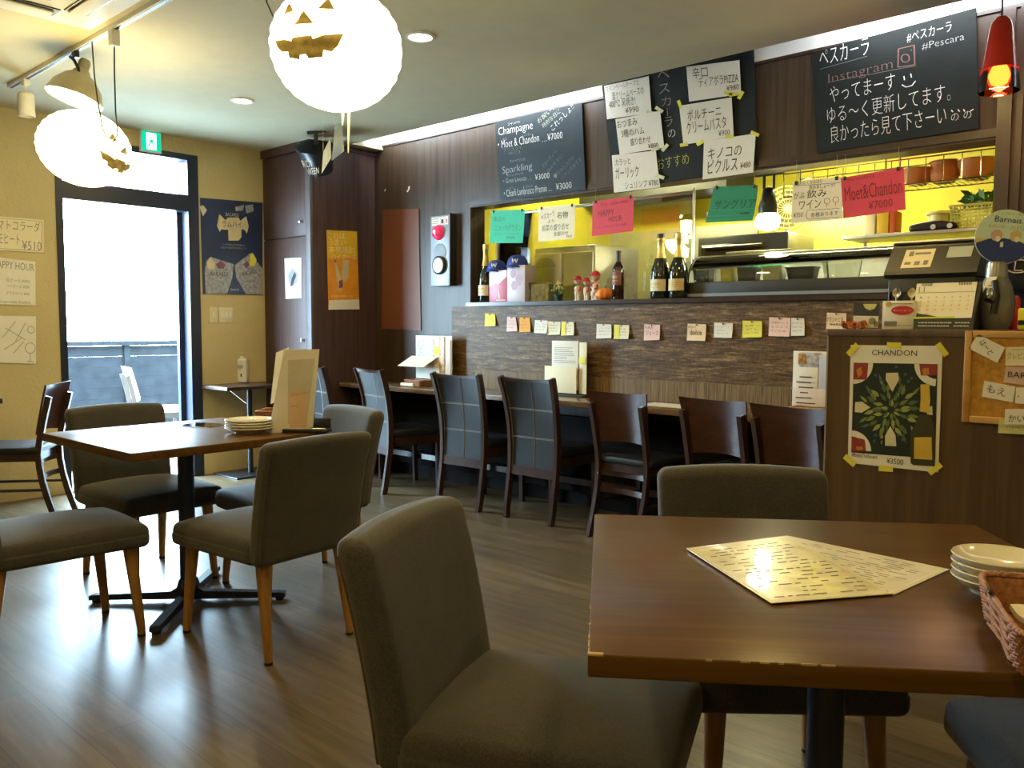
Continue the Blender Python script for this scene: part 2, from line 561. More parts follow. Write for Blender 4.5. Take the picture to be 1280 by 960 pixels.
sbox('wall_back', [((XL, YB, 0), (WX0, YB + .15, 2.65)), ((WX1, YB, 0), (XR, YB + .15, 2.65)), ((WX0, YB, WZ1), (WX1, YB + .15, 2.65)), ((WX0, YB, 0), (WX1, YB + .15, WZ0 - .026))], M_PANEL)
sbox('wall_back_upper', [((-6.3, YB, 2.655), (XR, YB + .15, 2.99))], M_WHITE)
sbox('trim_1', [((XC, YB - .012, 2.640), (XR, YB + .02, 2.656))], M_CHAIRWOOD)
sbox('trim_2', [((WX0, YB - .012, WZ1 + .012), (WX1 + .02, YB + .03, WZ1 + .05))], M_CHAIRWOOD)
sbox('trim_3', [((XL, YC - .014, 2.555), (XC + .014, YC, ZC)), ((XC, YC, 2.585), (XC + .014, YB, ZC))], M_CAB)
sbox('trim_4', [((WX1 - .005, YB - .015, 1.23), (WX1 + .055, YB, 2.65)), ((WX1 + .075, YB - .02, 0), (WX1 + .10, YB, 2.65))], M_CHAIRWOOD)
sbox('window_ledge', [((WX0 - .01, YB - .035, WZ0 - .026), (WX1 + .02, YB + .62, WZ0))], M_CHAIRWOOD)
sbox('wall_back_paper', [((-4.675, YB - .006, .735), (-.93, YB, WZ0 - .028))], weathered())
# paper strip with upright grain above the counter
M_STRIP = wood('upright_grain_paper', (.050, .027, .010), (.30, .20, .09), (60, 10, 1.5), .5, 0, .1, .5, .3)
sbox('trim_5', [((-4.42, YB - .009, .735), (-.93, YB - .004, .865))], M_STRIP)
sbox('wall_service', [((-5.4, YB - .02, 0), (-.95, YB - .001, .10))], mat('matte_black_board', (.014, .012, .011), .8, spec=.1))

# kitchen behind the pass-through
sbox('wall_kitchen_back', [((-5.4, KY, 0), (.2, KY + .1, 2.75))], M_YWALL)
sbox('wall_kitchen_left', [((-4.72, YB + .15, 0), (-4.62, KY, 2.75))], M_YWALL)
sbox('wall_kitchen_right', [((-.72, YB + .15, 0), (-.62, KY, 2.75))], M_YWALL)
sbox('ceiling_kitchen', [((-4.7, YB + .15, 2.62), (-.62, KY, 2.7))], M_WHITE)
sbox('floor_kitchen', [((-4.7, YB + .14, -.1), (-.62, KY, 0))], M_GREY)
M_STAINLESS = mat('stainless_sheet', (.45, .46, .44), .35, .8, .08)
sbox('wall_kitchen_splashback', [((-4.6, KY - .012, .9), (-3.15, KY, 2.035))], M_STAINLESS)

sbox('ceiling_kitchen_soffit', [((-4.62, KY - .45, 2.265), (-3.2, KY, 2.62))], M_BPLASTIC)

# doorway: metal frame with a pane above it, door leaf slid open behind the jamb
door = struct(bpy.data.objects.new('door_1', None)); COL.objects.link(door)
door.location = (XL, DY0, 0)
b = MB(); W_ = DY1 - DY0
b.box((-.15, 0, 0), (.012, .045, DZT), M_NAVY); b.box((-.15, W_ - .085, 0), (.012, W_, DZT), M_NAVY)
b.box((-.15, .045, DZH), (.012, W_ - .085, DZH + .125), M_NAVY); b.box((-.15, .045, DZT - .045), (.012, W_ - .085, DZT), M_NAVY)
b.box((-.13, .045, 0), (0, W_ - .085, .012), M_STEEL)
fr = struct(b.build('frame', door, smooth=False))
b = MB(); b.box((-.08, .045, DZH + .125), (-.074, W_ - .085, DZT - .045), M_GLASS)
pn = struct(b.build('transom_pane', door, smooth=False))
b = MB(); b.box((-.14, W_ - .125, .02), (-.10, W_ - .085, DZH), M_NAVY)
lf = struct(b.build('door_leaf_edge', door))

# outside: paved terrace, dark slatted fence, white awning frame
M_PAVE = mat('pale_paving', (.52, .53, .54), .8, var=.08)
sbox('ground_outside', [((-16, -6, -.16), (XL - .15, 14, -.02))], M_PAVE)
fen = thing('terrace_fence', 'dark grey slatted fence outside beyond the open doorway', 'fence', (-8.9, 2.2, -.02))
M_FENCE = mat('fence_grey', (.012, .014, .018), .8, var=.25, spec=.02)
b = MB()
for k in range(9): b.box((0, -1.3, .02 + k * .108), (.03, 2.9, .1265 + k * .108), M_FENCE)
b.build('slat_panel', fen)
b = MB(); b.box((-.05, -1.35, .995), (.08, 2.95, 1.04), M_FENCE); b.build('cap_rail', fen)
for y in (-1.3, .1, 1.5, 2.85):
    b = MB(); b.box((-.02, y, 0), (.05, y + .06, 1.0), M_FENCE); b.build('fence_post', fen)
awn = thing('awning_frame', 'white awning frame with post and crossbars outside the doorway', 'awning', (-8.2, 2.6, -.02))
b = MB(); b.tube([(0, 0, 0), (0, 0, 2.5)], .045, 12, M_WHITE); b.build('post', awn)
for z, x in ((2.36, 0), (2.12, .02)):
    b = MB(); b.tube([(x, -1.2, z), (x, 2.2, z - .02)], .035, 10, M_GREY if z < 2.3 else M_WHITE); b.build('crossbar', awn)

# ============================================================ BIG FURNITURE
# ---- slip-covered dining chairs (front towards +y)
def make_slipper():
    t = thing('dining_chair', '', 'chair')
    def seatfn(p):
        x, y, z = p
        cx, cy = x / .235, (y - .01) / .27
        k = max(0, (1 - cx * cx)) * max(0, (1 - cy * cy))
        if z > .41: z += .035 * k ** .6
        taper = 1 - .05 * (y + .25) / .5 * 0
        return (x * (1 + .02 * (z < .40)), y, z)
    b = MB(); b.rbox((-.232, -.24, .352), (.232, .275, .435), .026, M_FABRIC, seg=4, cuts=7, fn=seatfn); b.build('seat', t, angle=60)
    def backfn(p):
        x, y, z = p
        h = max(0, (z - .352) / .45)
        y2 = y - .085 * h ** 1.35 + .025 * (1 - (x / .23) ** 2) * -.7 * h
        wid = 1 + .012 * h - .02 * (1 - h)
        zz = z - .010 * (x / .23) ** 2 * (h > .8)
        return (x * wid, y2, zz)
    b = MB(); b.rbox((-.235, -.285, .350), (.235, -.205, .805), .030, M_FABRIC, seg=5, cuts=9, fn=backfn); bk = b.build('backrest', t, angle=60)
    for s in (-1, 1):
        pts = [backfn((s * .2265, -.2765, z)) for z in (.37, .45, .55, .65, .74, .775)]
        b = MB(); b.tube(pts, .0032, 6, M_PIPING); b.build('piping', bk)
    pts = [(-.2245, -.2, .4275), (-.2250, .0, .4300), (-.2235, .22, .4270), (-.2180, .255, .4255), (-.20, .2665, .4265), (0, .2680, .4290), (.20, .2665, .4265), (.2180, .255, .4255), (.2235, .22, .4270), (.2250, 0, .4300), (.2245, -.2, .4275)]
    b = MB(); b.tube(pts, .0032, 6, M_PIPING); b.build('piping', t)
    for sx in (-1, 1):
        for sy in (-1, 1):
            x, y = sx * .175, (.215 if sy > 0 else -.225)
            x1, y1 = sx * .188, (.245 if sy > 0 else -.268)
            b = MB(); b.tube([(x, y, .36), (x, y, .34), (x1, y1, .03), (x1, y1, 0)], [.025, .025, .0155, .0145], 14, M_OAKLEG)
            lg = b.build('leg', t)
            b = MB(); b.lathe([(.0152, 0), (.0162, .004), (.0162, .010)], (x1, y1, 0), 12, M_BLACK); b.build('foot_cap', lg)
    return t
SL = make_slipper()
def facing(fx, fy): return math.atan2(-fx, fy)
slips = [
    ((-2.87, 1.715), facing(-1, -.09), 'slip-covered dining chair with its back turned, between the two wooden tables'),
    ((-3.385, 1.13), facing(.04, 1), 'slip-covered dining chair cut off by the frame beside the white-glaring table'),
    ((-3.92, 1.735), facing(1, .03), 'slip-covered dining chair nearest the bright open doorway'),
    ((-3.355, 2.15), facing(-.10, -1), 'slip-covered dining chair mostly hidden behind the menu stand'),
    ((-1.055, 1.275), facing(.92, .39), 'large slip-covered dining chair closest to the viewer, pushed to the table end'),
    ((-.905, 1.935), facing(.65, -.76), 'slip-covered dining chair behind the front table facing the viewer'),
    ((-.13, 1.84), facing(-.8, -.6), 'dining chair of which only a seat corner shows below the plates'),
]
for i, (p, rz, lab) in enumerate(slips):
    if i == 0:
        SL.location = (*p, 0); SL.rotation_euler = (0, 0, rz); SL['label'] = lab; SL['group'] = 'slip-covered dining chairs'
    else: again(SL, lab, (*p, 0), rz)

# ---- pedestal tables
def make_table(lab, loc, rz, w=.84, d=.84, top_m=None):
    t = thing('dining_table', lab, 'table', loc, rz, 'square pedestal dining tables')
    b = MB(); b.rbox((-w / 2, -d / 2, ZT - .034), (w / 2, d / 2, ZT), .003, top_m or M_TABLE, seg=2); top = b.build('tabletop', t)
    b = MB(); b.tube([(0, 0, .03), (0, 0, ZT - .04)], .034, 20, M_NAVY); b.build('pole', t)
    b = MB(); b.rbox((-.17, -.03, ZT - .055), (.17, .03, ZT - .034), .004, M_NAVY); b.rbox((-.03, -.17, ZT - .055), (.03, .17, ZT - .034), .004, M_NAVY); b.build('mounting_cross', t)
    for k in range(4):
        a = R(45 + 90 * k); M4 = Matrix.Rotation(a, 4, 'Z')
        b = MB()
        prof = [(.02, .10), (.034, .10), (.045, .062), (.07, .047), (.405, .034), (.415, .030), (.415, .012), (.02, .012)]
        b.prism(prof, -.019, .019, M_NAVY, M4)
        ft = b.build('base_arm', t, angle=30)
        b = MB(); b.lathe([(.017, 0), (.019, .004), (.017, .014)], (0, 0, 0), 14, M_BLACK, Matrix.Translation(M4 @ Vector((.39, 0, 0)))); b.build('glide', ft)
    return t, top
T1, T1top = make_table('square wooden pedestal table beside the doorway, its top glaring white', (-3.455, 1.69, 0), R(1))
T2, T2top = make_table('square wooden pedestal table in front with menus and plates on it', (-.610, 1.555, 0), math.atan2(.593, .805), .895, .895)
# bare chipped patches on the near corner of the front table
b = MB(); rnd = random.Random(3)
M_CHIP = mat('bare_wood_chip', (.46, .31, .13), .8)
def chip(x0, x1, y0, y1): b.box((x0, y0, ZT - .002), (x1, y1, ZT + .0007), M_CHIP)
h = .4475
for y in (.028, .061, .118, .19):
    chip(-h - .0006, -h + rnd.uniform(.001, .003), -h + y, -h + y + rnd.uniform(.006, .022))
chip(-h - .0006, -h + .022, -h - .0006, -h + .008)
for k in range(6):
    x = -h + .17 + k * .03 + rnd.uniform(-.012, .012); chip(x, x + rnd.uniform(.004, .024), -h - .0006, -h + .0008)
part_label(b.build('wear_speck', T2), 'pale chipped wood along the table edge')

# ---- stitched high-back chairs at the counter
def make_stitched():
    t = thing('counter_chair', '', 'chair')
    TOP = .885
    def cy(z):                                # side profile of the back: y of its rear face
        if z < .30: return -.235 + .045 * (z / .30)
        h = (z - .30) / (TOP - .30)
        return -.19 + .018 * math.sin(math.pi * h * .8) - .085 * h ** 2.0
    def cw(z):
        h = max(0, (z - .30) / (TOP - .30)); return .183 + .022 * h ** 2
    def dip(x, z):
        h = max(0, (z - .30) / (TOP - .30)); return .030 * h * (1 - (x / .2) ** 2)
    for s in (-1, 1):
        b = MB(); N = 14
        pts = [(s * (cw(TOP * i / N) if i else .178), cy(TOP * i / N), TOP * i / N) for i in range(N + 1)]
        b.tube(pts, .018, 4, M_CHAIRWOOD, sq=(.0125, .020)); b.build('rear_leg', t, angle=50)
        b = MB(); b.tube([(s * .175, .215, 0), (s * .178, .205, .42)], .017, 4, M_CHAIRWOOD, sq=(.015, .015)); b.build('front_leg', t)
    def ptz(x, z, off): return (x, cy(z) + dip(x, z) + off, z)
    def sf(u, v):
        z = .325 + (TOP - .03 - .325) * v; w = cw(z) - .010
        x = -w + 2 * w * u; return ptz(x, z, -.008 - .006 * math.sin(math.pi * u) * math.sin(math.pi * v))
    b = MB(); b.surf(sf, 12, 16, M_LEATHER, (0, .03, 0)); up = b.build('back_panel', t, angle=60)
    b = MB()
    for u in (.53,):
        for e in (-.007, .007):
            b.tube([Vector(sf(u + e - .10 * (1 - v) * 0, v)) + Vector((0, -.0012, 0)) for v in [i / 14 for i in range(15)]], .0010, 5, M_THREAD)
    for v in (.35, .68):
        for e in (-.006, .006):
            b.tube([Vector(sf(u, v + e)) + Vector((0, -.0012, 0)) for u in [i / 12 for i in range(13)]], .0010, 5, M_THREAD)
    b.tube([Vector(sf(u, v)) + Vector((0, -.0012, 0)) for u, v in [(.03, i / 10) for i in range(11)]], .0010, 5, M_THREAD)
    b.tube([Vector(sf(u, v)) + Vector((0, -.0012, 0)) for u, v in [(.97, i / 10) for i in range(11)]], .0010, 5, M_THREAD)
    b.build('stitching', up)
    def rail(z0, z1, nm):
        b = MB()
        b.surf(lambda u, v: Vector(ptz(-cw(z0) + 2 * cw(z0) * u, z0 + (z1 - z0) * v, -.014)) - Vector((0, 0, (.014 if z0 > .6 else 0) * v * (1 - (2 * u - 1) ** 2))), 12, 2, M_CHAIRWOOD, (0, .036, 0)); return b.build(nm, t, angle=50)
    rail(TOP - .03, TOP, 'top_rail')
    lr = rail(.275, .33, 'lower_rail')
    b = MB(); b.rbox((-.026, cy(.305) - .003 + dip(0, .305), .296), (.026, cy(.305) + .005, .312), .003, M_CHROME); b.build('badge', lr)
    b = MB(); b.rbox((-.195, -.165, .40), (.195, .225, .455), .02, M_LEATHER, seg=3, cuts=3); b.build('seat', t, angle=60)
    b = MB(); b.box((-.18, -.16, .34), (.18, -.145, .40), M_CHAIRWOOD); b.box((-.18, .195, .34), (.18, .21, .40), M_CHAIRWOOD)
    for s in (-1, 1): b.box((s * .172 - .008, -.19, .335), (s * .172 + .008, .2, .40), M_CHAIRWOOD)
    b.build('seat_frame', t, smooth=False)
    return t
ST = make_stitched()
sts = [((-5.36, 3.93), R(-14), 'stitched black high-back chair farthest along the counter, beside the cupboard'),
       ((-4.775, 3.995), R(-12), 'stitched black high-back chair with its back shining pale blue from the door'),
       ((-3.955, 4.015), R(3), 'stitched black high-back chair third from the cupboard at the counter'),
       ((-3.362, 4.045), R(1), 'stitched black high-back chair next to the brown plywood chairs')]
for i, (p, rz, lab) in enumerate(sts):
    if i == 0: ST.location = (*p, 0); ST.rotation_euler = (0, 0, rz); ST['label'] = lab; ST['group'] = 'stitched counter chairs'
    else: again(ST, lab, (*p, 0), rz)

# ---- brown plywood-back chairs
def make_ply(wm=None, pm=None):
    wm = wm or M_CHAIRWOOD; pm = pm or M_PLY
    t = thing('plywood_chair', '', 'chair')
    def cy(z):
        if z < .42: return -.27 + .09 * math.sin(min(1, z / .42) * math.pi / 2)
        return -.18 - .085 * ((z - .42) / .40) ** 1.25
    for s in (-1, 1):
        pts = [(s * (.165 + .010 * (z / .78)), cy(z) , z) for z in [0, .08, .16, .25, .34, .42, .5, .58, .66, .73, .765]]
        b = MB(); b.tube(pts, .016, 4, wm, sq=(.0125, .017)); lg = b.build('rear_post', t, angle=50)
        b = MB(); b.tube([(s * .162, cy(.36) - .019, .36), (s * .162, cy(.36) - .014, .36)], .006, 8, M_CHROME); b.build('screw_cap', lg)
        b = MB(); b.tube([(s * .165, .215, 0), (s * .165, .19, .43)], .016, 4, wm, sq=(.014, .014)); b.build('front_leg', t)
    def pf(u, v):
        z = .535 + .30 * v
        w = .168 + .037 * v
        x = -w + 2 * w * u; k = 1 - (2 * u - 1) ** 2
        zz = z - .010 * k * v - .012 * k * (1 - v) * -1
        return (x, cy(z) + .018 + .042 * k, zz)
    b = MB(); b.surf(pf, 14, 8, pm, (0, .011, 0)); b.build('backrest', t, angle=50)
    for z in (.365, .27):
        b = MB(); b.surf(lambda u, v: (-.165 + .33 * u, cy(z) + .004 + .028 * (1 - (2 * u - 1) ** 2), z - .02 + .032 * v), 10, 2, wm, (0, .012, 0)); b.build('rear_stretcher', t, angle=50)
    b = MB(); b.rbox((-.20, -.185, .425), (.20, .225, .462), .014, M_LEATHER if wm is M_CHAIRWOOD else pm, seg=3, cuts=2); b.build('seat', t, angle=60)
    b = MB(); b.box((-.165, .185, .375), (.165, .20, .425), wm); b.box((-.165, -.165, .375), (.165, -.15, .425), wm)
    for s in (-1, 1): b.box((s * .165 - .008, -.18, .375), (s * .165 + .008, .2, .425), wm); b.tube([(s * .165, cy(.2), .20), (s * .165, .205, .20)], .009, 8, wm)
    b.build('seat_frame', t)
    return t
PC = make_ply()
pcs = [((-2.685, 4.035), R(-3), 'brown plywood-back chair standing clear of the front table', 'brown plywood chairs at the counter'),
       ((-2.075, 4.02), R(-7), 'brown plywood-back chair overlapped by the slip-covered chair back', 'brown plywood chairs at the counter'),
       ((-1.625, 3.93), R(-10), 'brown plywood-back chair tight against the cashier counter', 'brown plywood chairs at the counter'),
       ((-5.70, 1.72), R(142), 'dark wooden chair at the small table under the ochre wall papers', None)]
for i, (p, rz, lab, g) in enumerate(pcs):
    if i == 0: PC.location = (*p, 0); PC.rotation_euler = (0, 0, rz); PC['label'] = lab; PC['group'] = g
    else:
        c = again(PC, lab, (*p, 0), rz, g)
        if g is None: del c['group']
M_PALEW = mat('pale_outdoor_wood', (.55, .52, .48), .5)
OC = make_ply(mat('terrace_frame', (.05, .04, .04), .6, spec=.2), M_PALEW)
OC.name = 'terrace_chair'; OC.location = (-7.55, 3.42, -.02); OC.rotation_euler = (0, 0, R(-15)); OC['label'] = 'pale terrace chair outside the doorway, standing closer to the fence middle'; OC['group'] = 'terrace chairs'
oc2 = again(OC, 'pale terrace chair outside, half hidden by the door frame', (-7.10, 3.72, -.02), R(-25))
# wall table beside the dark chair
wt = thing('wall_table', 'narrow dark table at the ochre wall beside the dark wooden chair', 'table', (-5.99, 1.05, 0))
b = MB(); b.rbox((-.29, -.75, .715), (.29, .60, .745), .003, M_CHAIRWOOD); b.build('tabletop', wt)
b = MB(); b.tube([(0, -.3, .02), (0, -.3, .715)], .03, 14, M_BLACK); b.build('pole', wt)
b = MB(); b.rbox((-.2, -.5, 0), (.2, -.1, .02), .005, M_BLACK); b.build('base_plate', wt)

# ---- counter under the pass-through
ct = thing('bar_counter', 'long wooden counter top below the pass-through window', 'counter', (0, YB, 0))
b = MB(); b.rbox((XC + .005, -.385, ZT - .035), (-.93, -.008, ZT), .004, M_COUNTER); b.build('worktop', ct)
for x in (-5.3, -4.2, -2.95, -1.5):
    b = MB(); b.prism([(x, ZT - .035), (x + .04, ZT - .035), (x + .04, ZT - .20), (x, ZT - .20)], -.25, -.022, M_BLACK); b.build('bracket', ct)
b = MB(); b.rbox((XC + .06, -.075, .10), (-1.0, -.03, .60), .004, mat('matte_black_board', (.014, .012, .011), .8, spec=.1)); b.build('modesty_panel', ct)
b = MB(); b.box((XC + .06, -.16, .17), (-1.0, -.11, .21), M_CHAIRWOOD); b.build('foot_rail', ct)

# ---- built-in cupboard in the corner
cb = thing('storage_cupboard', 'tall built-in cupboard of dark veneer in the corner by the door wall', 'cupboard', (XL, YC, 0))
cw_ = XC - XL
b = MB(); b.box((.002, .02, 0), (cw_ - .002, YB - YC - .002, ZC - .002), M_CAB); b.build('body', cb, smooth=False)
b = MB(); b.rbox((.01, 0, 1.895), (cw_ - .075, .019, 2.55), .002, M_CAB); d1 = b.build('door', cb)
b = MB(); b.rbox((.01, 0, .06), (cw_ - .075, .019, 1.885), .002, M_CAB); d2 = b.build('door', cb)
for dd, z in ((d1, 2.005), (d2, 1.075)):
    b = MB(); b.lathe([(.006, 0), (.006, .012), (.014, .018), (.014, .024), (.006, .028)], (0, 0, 0), 16, M_CHROME, Matrix.Translation((cw_ - .125, 0, z)) @ Matrix.Rotation(R(90), 4, 'X')); b.build('knob', dd)
b = MB(); b.rbox((cw_ - .066, -.006, 0), (cw_, .019, 2.55), .003, mat('post_grey', (.12, .11, .12), .5, spec=.3)); part_label(b.build('corner_post', cb), 'grey corner post')
b = MB(); b.box((.01, .01, 0), (cw_, .019, .055), M_BPLASTIC); b.build('plinth', cb)

# ---- cashier counter
PY, PX, PZ = 3.0, -1.208, 1.191
cc = thing('cashier_counter', 'high cashier counter of brown veneer carrying the bottle poster', 'counter', (PX, PY, 0))
b = MB(); b.box((0, 0, 0), (2.6, .035, PZ - .025), M_BAR); b.build('front_panel', cc, smooth=False)
b = MB(); b.rbox((-.004, -.004, PZ - .025), (2.6, .36, PZ), .002, M_BAR); b.build('top_shelf', cc)
b = MB(); b.box((0, .035, 0), (.03, .34, PZ - .025), M_BAR); b.build('end_panel', cc, smooth=False)
b = MB(); b.box((.03, .035, .70), (2.6, .62, .735), M_BAR); b.build('work_shelf', cc, smooth=False)
b = MB(); b.box((-.004, -.003, 0), (.002, .003, PZ - .025), M_SILVER); b.build('edge_strip', cc, smooth=False)

# ============================================================ WALL AND CEILING THINGS
def inv_uv(px, x, y):
    u = v = .5
    (ax, ay), (bx, by), (cx, cy), (dx, dy) = px
    for _ in range(12):
        fx = (ax * (1 - u) + bx * u) * (1 - v) + (dx * (1 - u) + cx * u) * v - x
        fy = (ay * (1 - u) + by * u) * (1 - v) + (dy * (1 - u) + cy * u) * v - y
        a = (bx - ax) * (1 - v) + (cx - dx) * v; b_ = (dx - ax) * (1 - u) + (cx - bx) * u
        c = (by - ay) * (1 - v) + (cy - dy) * v; d = (dy - ay) * (1 - u) + (cy - by) * u
        D = a * d - b_ * c
        u -= (fx * d - b_ * fy) / D; v -= (a * fy - c * fx) / D
    return u, v
class Crop:
    """coordinates read from an enlargement of the photograph: origin and scale"""
    def __init__(s, x0, y0, k): s.x0, s.y0, s.k = x0, y0, k
    def p(s, x, y): return (s.x0 + x / s.k, s.y0 + y / s.k)
    def q(s, *pts): return [s.p(*a) for a in pts]
def put(o, cr, quad, items, mt, part='lettering', lift=.0012):
    """items (text, cx, cy, w, h[, rot]) in enlargement coordinates"""
    qq = quad; out = []
    tw = (math.dist(qq[0], qq[1]) + math.dist(qq[3], qq[2])) / 2
    lh = (math.dist(qq[0], qq[3]) + math.dist(qq[1], qq[2])) / 2
    for it in items:
        u, v = inv_uv(qq, *cr.p(it[1], it[2]))
        w, h = it[3] / cr.k / tw, it[4] / cr.k / lh
        out.append((it[0], u - w / 2, v - h / 2, u + w / 2, v + h / 2) + tuple(it[5:6]))
    return write(o, out, mt, part, lift)
def polys(cr, quad, *pp): return [[inv_uv(quad, *cr.p(*a)) for a in poly] for poly in pp]
YW = ('Y', YB - .008)
XW = ('X', XL + .004)

# ---- blackboards
c6 = Crop(600, 120, 6.857)
q = c6.q((127, 225), (872, 60), (905, 800), (175, 895))
bd = sheet('blackboard', 'slate blackboard of chalked champagne and sparkling wine prices above the caps', 'blackboard', q, YW, M_SLATE, None, .014, .010)
put(bd, c6, q, [('Champagne', 315, 285, 310, 92), ('・Moet & Chandon', 340, 385, 370, 70), ('…¥7000', 635, 345, 170, 58), ('¥3000', 550, 685, 125, 50),
    ('・Chiarli Lambrusco Premio …', 420, 808, 430, 62), ('¥3000', 730, 768, 130, 55), ('シャンパン', 305, 228, 110, 26)], M_CHALK)
put(bd, c6, q, [('Sparkling', 330, 625, 270, 80), ('・Gran Livenza …', 330, 712, 260, 40), ('モエ', 220, 370, 42, 20), ('シャンドン', 415, 330, 84, 20), ('スパークリング', 335, 548, 140, 26),
    ('グラン リベンザ', 310, 672, 150, 22), ('キアリ', 275, 790, 42, 18), ('ランブルスコ', 425, 772, 90, 18)], mat('soft_chalk', (.45, .46, .46), .9), 'soft_lettering')
put(bd, c6, q, [('お祝いや', 585, 150, 170, 44, 27), ('特別な日に', 625, 190, 170, 44, 27)], mat('lime_white_chalk', (.55, .60, .42), .9), 'lime_lettering')
put(bd, c6, q, [('これっしょ!!', 715, 180, 220, 56, 33)], M_CHALK, 'slanted_lettering')
put(bd, c6, q, [('フルーティー', 610, 540, 150, 40, 35), ('飲みやすい', 655, 575, 160, 36, 35), ('♥甘みとコクの', 730, 610, 200, 40, 33), ('バランス◎です', 790, 620, 200, 36, 33), ('ブリュット', 290, 450, 170, 34), ('辛口', 300, 485, 110, 26)], M_DCHALK, 'faint_lettering')
b = MB(); b.tube([(0, 0, 0), (0, -.008, 0)], .004, 8, M_CHROME)

c4 = Crop(960, 0, 4)
q = c4.q((222, 262), (1040, 38), (1052, 640), (245, 768))
bd = sheet('blackboard', 'large blackboard with white chalk Japanese lines over the orange bowls', 'blackboard', q, YW, M_BOARD, None, .014, .010)
put(bd, c4, q, [('ペスカーラ', 395, 255, 270, 88), ('#ペスカーラ', 825, 155, 215, 50), ('やってまーす', 490, 435, 350, 82), ('ゆる～く更新してます。', 615, 515, 640, 88),
    ('良かったら見て下さーい', 615, 620, 600, 92), ('の の', 975, 578, 95, 34)], M_CHALK)
put(bd, c4, q, [('#Pescara', 890, 205, 200, 36)], mat('soft_chalk', (.45, .46, .46), .9), 'soft_lettering')
put(bd, c4, q, [('Instagram', 480, 358, 345, 62)], M_RCHALK, 'brown_lettering')
def seg(cr, quad, *ss):
    return [(*inv_uv(quad, *cr.p(a, b_)), *inv_uv(quad, *cr.p(c, d))) for a, b_, c, d in ss]
ring = lambda cx, cy, r, n=14: [(cx + r * math.cos(2 * math.pi * k / n), cy + r * math.sin(2 * math.pi * k / n), cx + r * math.cos(2 * math.pi * (k + 1) / n), cy + r * math.sin(2 * math.pi * (k + 1) / n)) for k in range(n)]
lines(bd, seg(c4, q, (678, 238, 755, 220), (755, 220, 758, 318), (758, 318, 676, 330), (676, 330, 678, 238), *ring(712, 285, 20), (738, 245, 744, 243)), M_RCHALK, 'camera_drawing', .008)
lines(bd, seg(c4, q, (705, 375, 708, 395), (738, 362, 742, 382), (695, 418, 715, 430), (715, 430, 745, 422), (745, 422, 762, 398), (930, 548, 938, 558), (960, 545, 968, 556), (985, 545, 992, 556), (1015, 556, 1030, 545)), M_CHALK, 'smile_drawing', .007)
lines(bd, seg(c4, q, (265, 345, 520, 275), (305, 410, 765, 322)), M_DCHALK, 'underline', .004)

c5 = Crop(740, 80, 5.645)
q = [(751, 96), (941, 50), (946.5, 206), (768, 240)]
bd = sheet('blackboard', 'blackboard mostly covered by six taped white menu sheets, its top hidden in the ceiling slot', 'blackboard', q, YW, M_BOARD, None, .014, .010)
put(bd, c5, q, [('ス', 545, 165, 75, 64), ('カ', 560, 255, 65, 64), ('｜', 570, 330, 10, 58), ('ラ', 575, 400, 60, 66)], mat('tan_chalk', (.36, .31, .28), .9))
put(bd, c5, q, [('ペ', 540, 62, 80, 62)], mat('pink_chalk', (.60, .33, .28), .9), 'pink_lettering')
put(bd, c5, q, [('の', 597, 483, 55, 54)], M_CHALK, 'white_lettering')
put(bd, c5, q, [('おすすめ', 605, 680, 235, 80)], M_YCHALK, 'lime_lettering')
def tape(o, cr, quad, *ps, mt=None, s=20):
    out = []
    for x, y, a in ps:
        ca, sa = math.cos(R(a)), math.sin(R(a))
        out.append([(x + dx * ca - dy * sa, y + dx * sa + dy * ca) for dx, dy in ((-s * 1.5, -s * .6), (s * 1.5, -s * .6), (s * 1.5, s * .6), (-s * 1.5, s * .6))])
    return art(o, polys(cr, quad, *out), mt or M_PTAPE, 'tape', .0016)
GP = 'white sheets taped on the covered blackboard'
papers = [
    ('white handwritten sheet high at the ceiling slot, left column of the covered blackboard', [(85, 155), (400, 85), (420, 345), (105, 390)], 2,
     [('釜クリームベースの', 255, 205, 225, 55), ('400℃ 窯焼き!', 215, 270, 190, 62), ('¥990', 285, 322, 95, 42)], [(415, 345, 10)], [('カマンベールチーズと', 215, 150, 240, 40)]),
    ('white handwritten sheet in the middle of the covered blackboard, about three hams', [(165, 390), (480, 330), (510, 590), (195, 640)], 4,
     [('おつまみ', 250, 415, 145, 56), ('3種のハム', 290, 480, 165, 56), ('盛り合わせ', 345, 540, 145, 50), ('¥800', 435, 575, 72, 34)], [(475, 322, 35), (450, 600, -20), (515, 590, -50)], None),
    ('white handwritten sheet hanging lowest on the covered blackboard, above the red sheet', [(140, 645), (450, 610), (480, 870), (155, 908)], 2,
     [('カラッと', 220, 690, 112, 46), ('ガーリック', 250, 765, 168, 80), ('シュリンプ ¥780', 352, 845, 230, 48)], [(480, 795, 20)], None),
    ('white handwritten pizza sheet at the top edge of the covered blackboard', [(665, 20), (1040, -28), (1052, 212), (685, 265)], 2,
     [('辛口', 765, 60, 112, 76), ('ディアボラPIZZA', 895, 112, 280, 72), ('¥980', 995, 165, 88, 40)], [(1000, 215, -10), (1050, 220, -60), (965, 205, 15)], None),
    ('white handwritten pasta sheet below the pizza sheet on the covered blackboard', [(615, 295), (985, 235), (1000, 510), (645, 570)], 4,
     [('ポルチーニ', 795, 345, 240, 74), ('クリームパスタ', 810, 430, 285, 84), ('¥900', 935, 485, 80, 40)], [(620, 285, 70), (650, 570, -10), (770, 555, -30)], None),
    ('white handwritten mushroom pickle sheet above the dark green sheet', [(790, 545), (1155, 490), (1137, 765), (780, 815)], 6,
     [('キノコの', 940, 620, 240, 80), ('ピクルス', 925, 715, 215, 96), ('¥480', 1085, 712, 72, 42)], [(975, 512, -8), (1150, 492, 25)], None)]
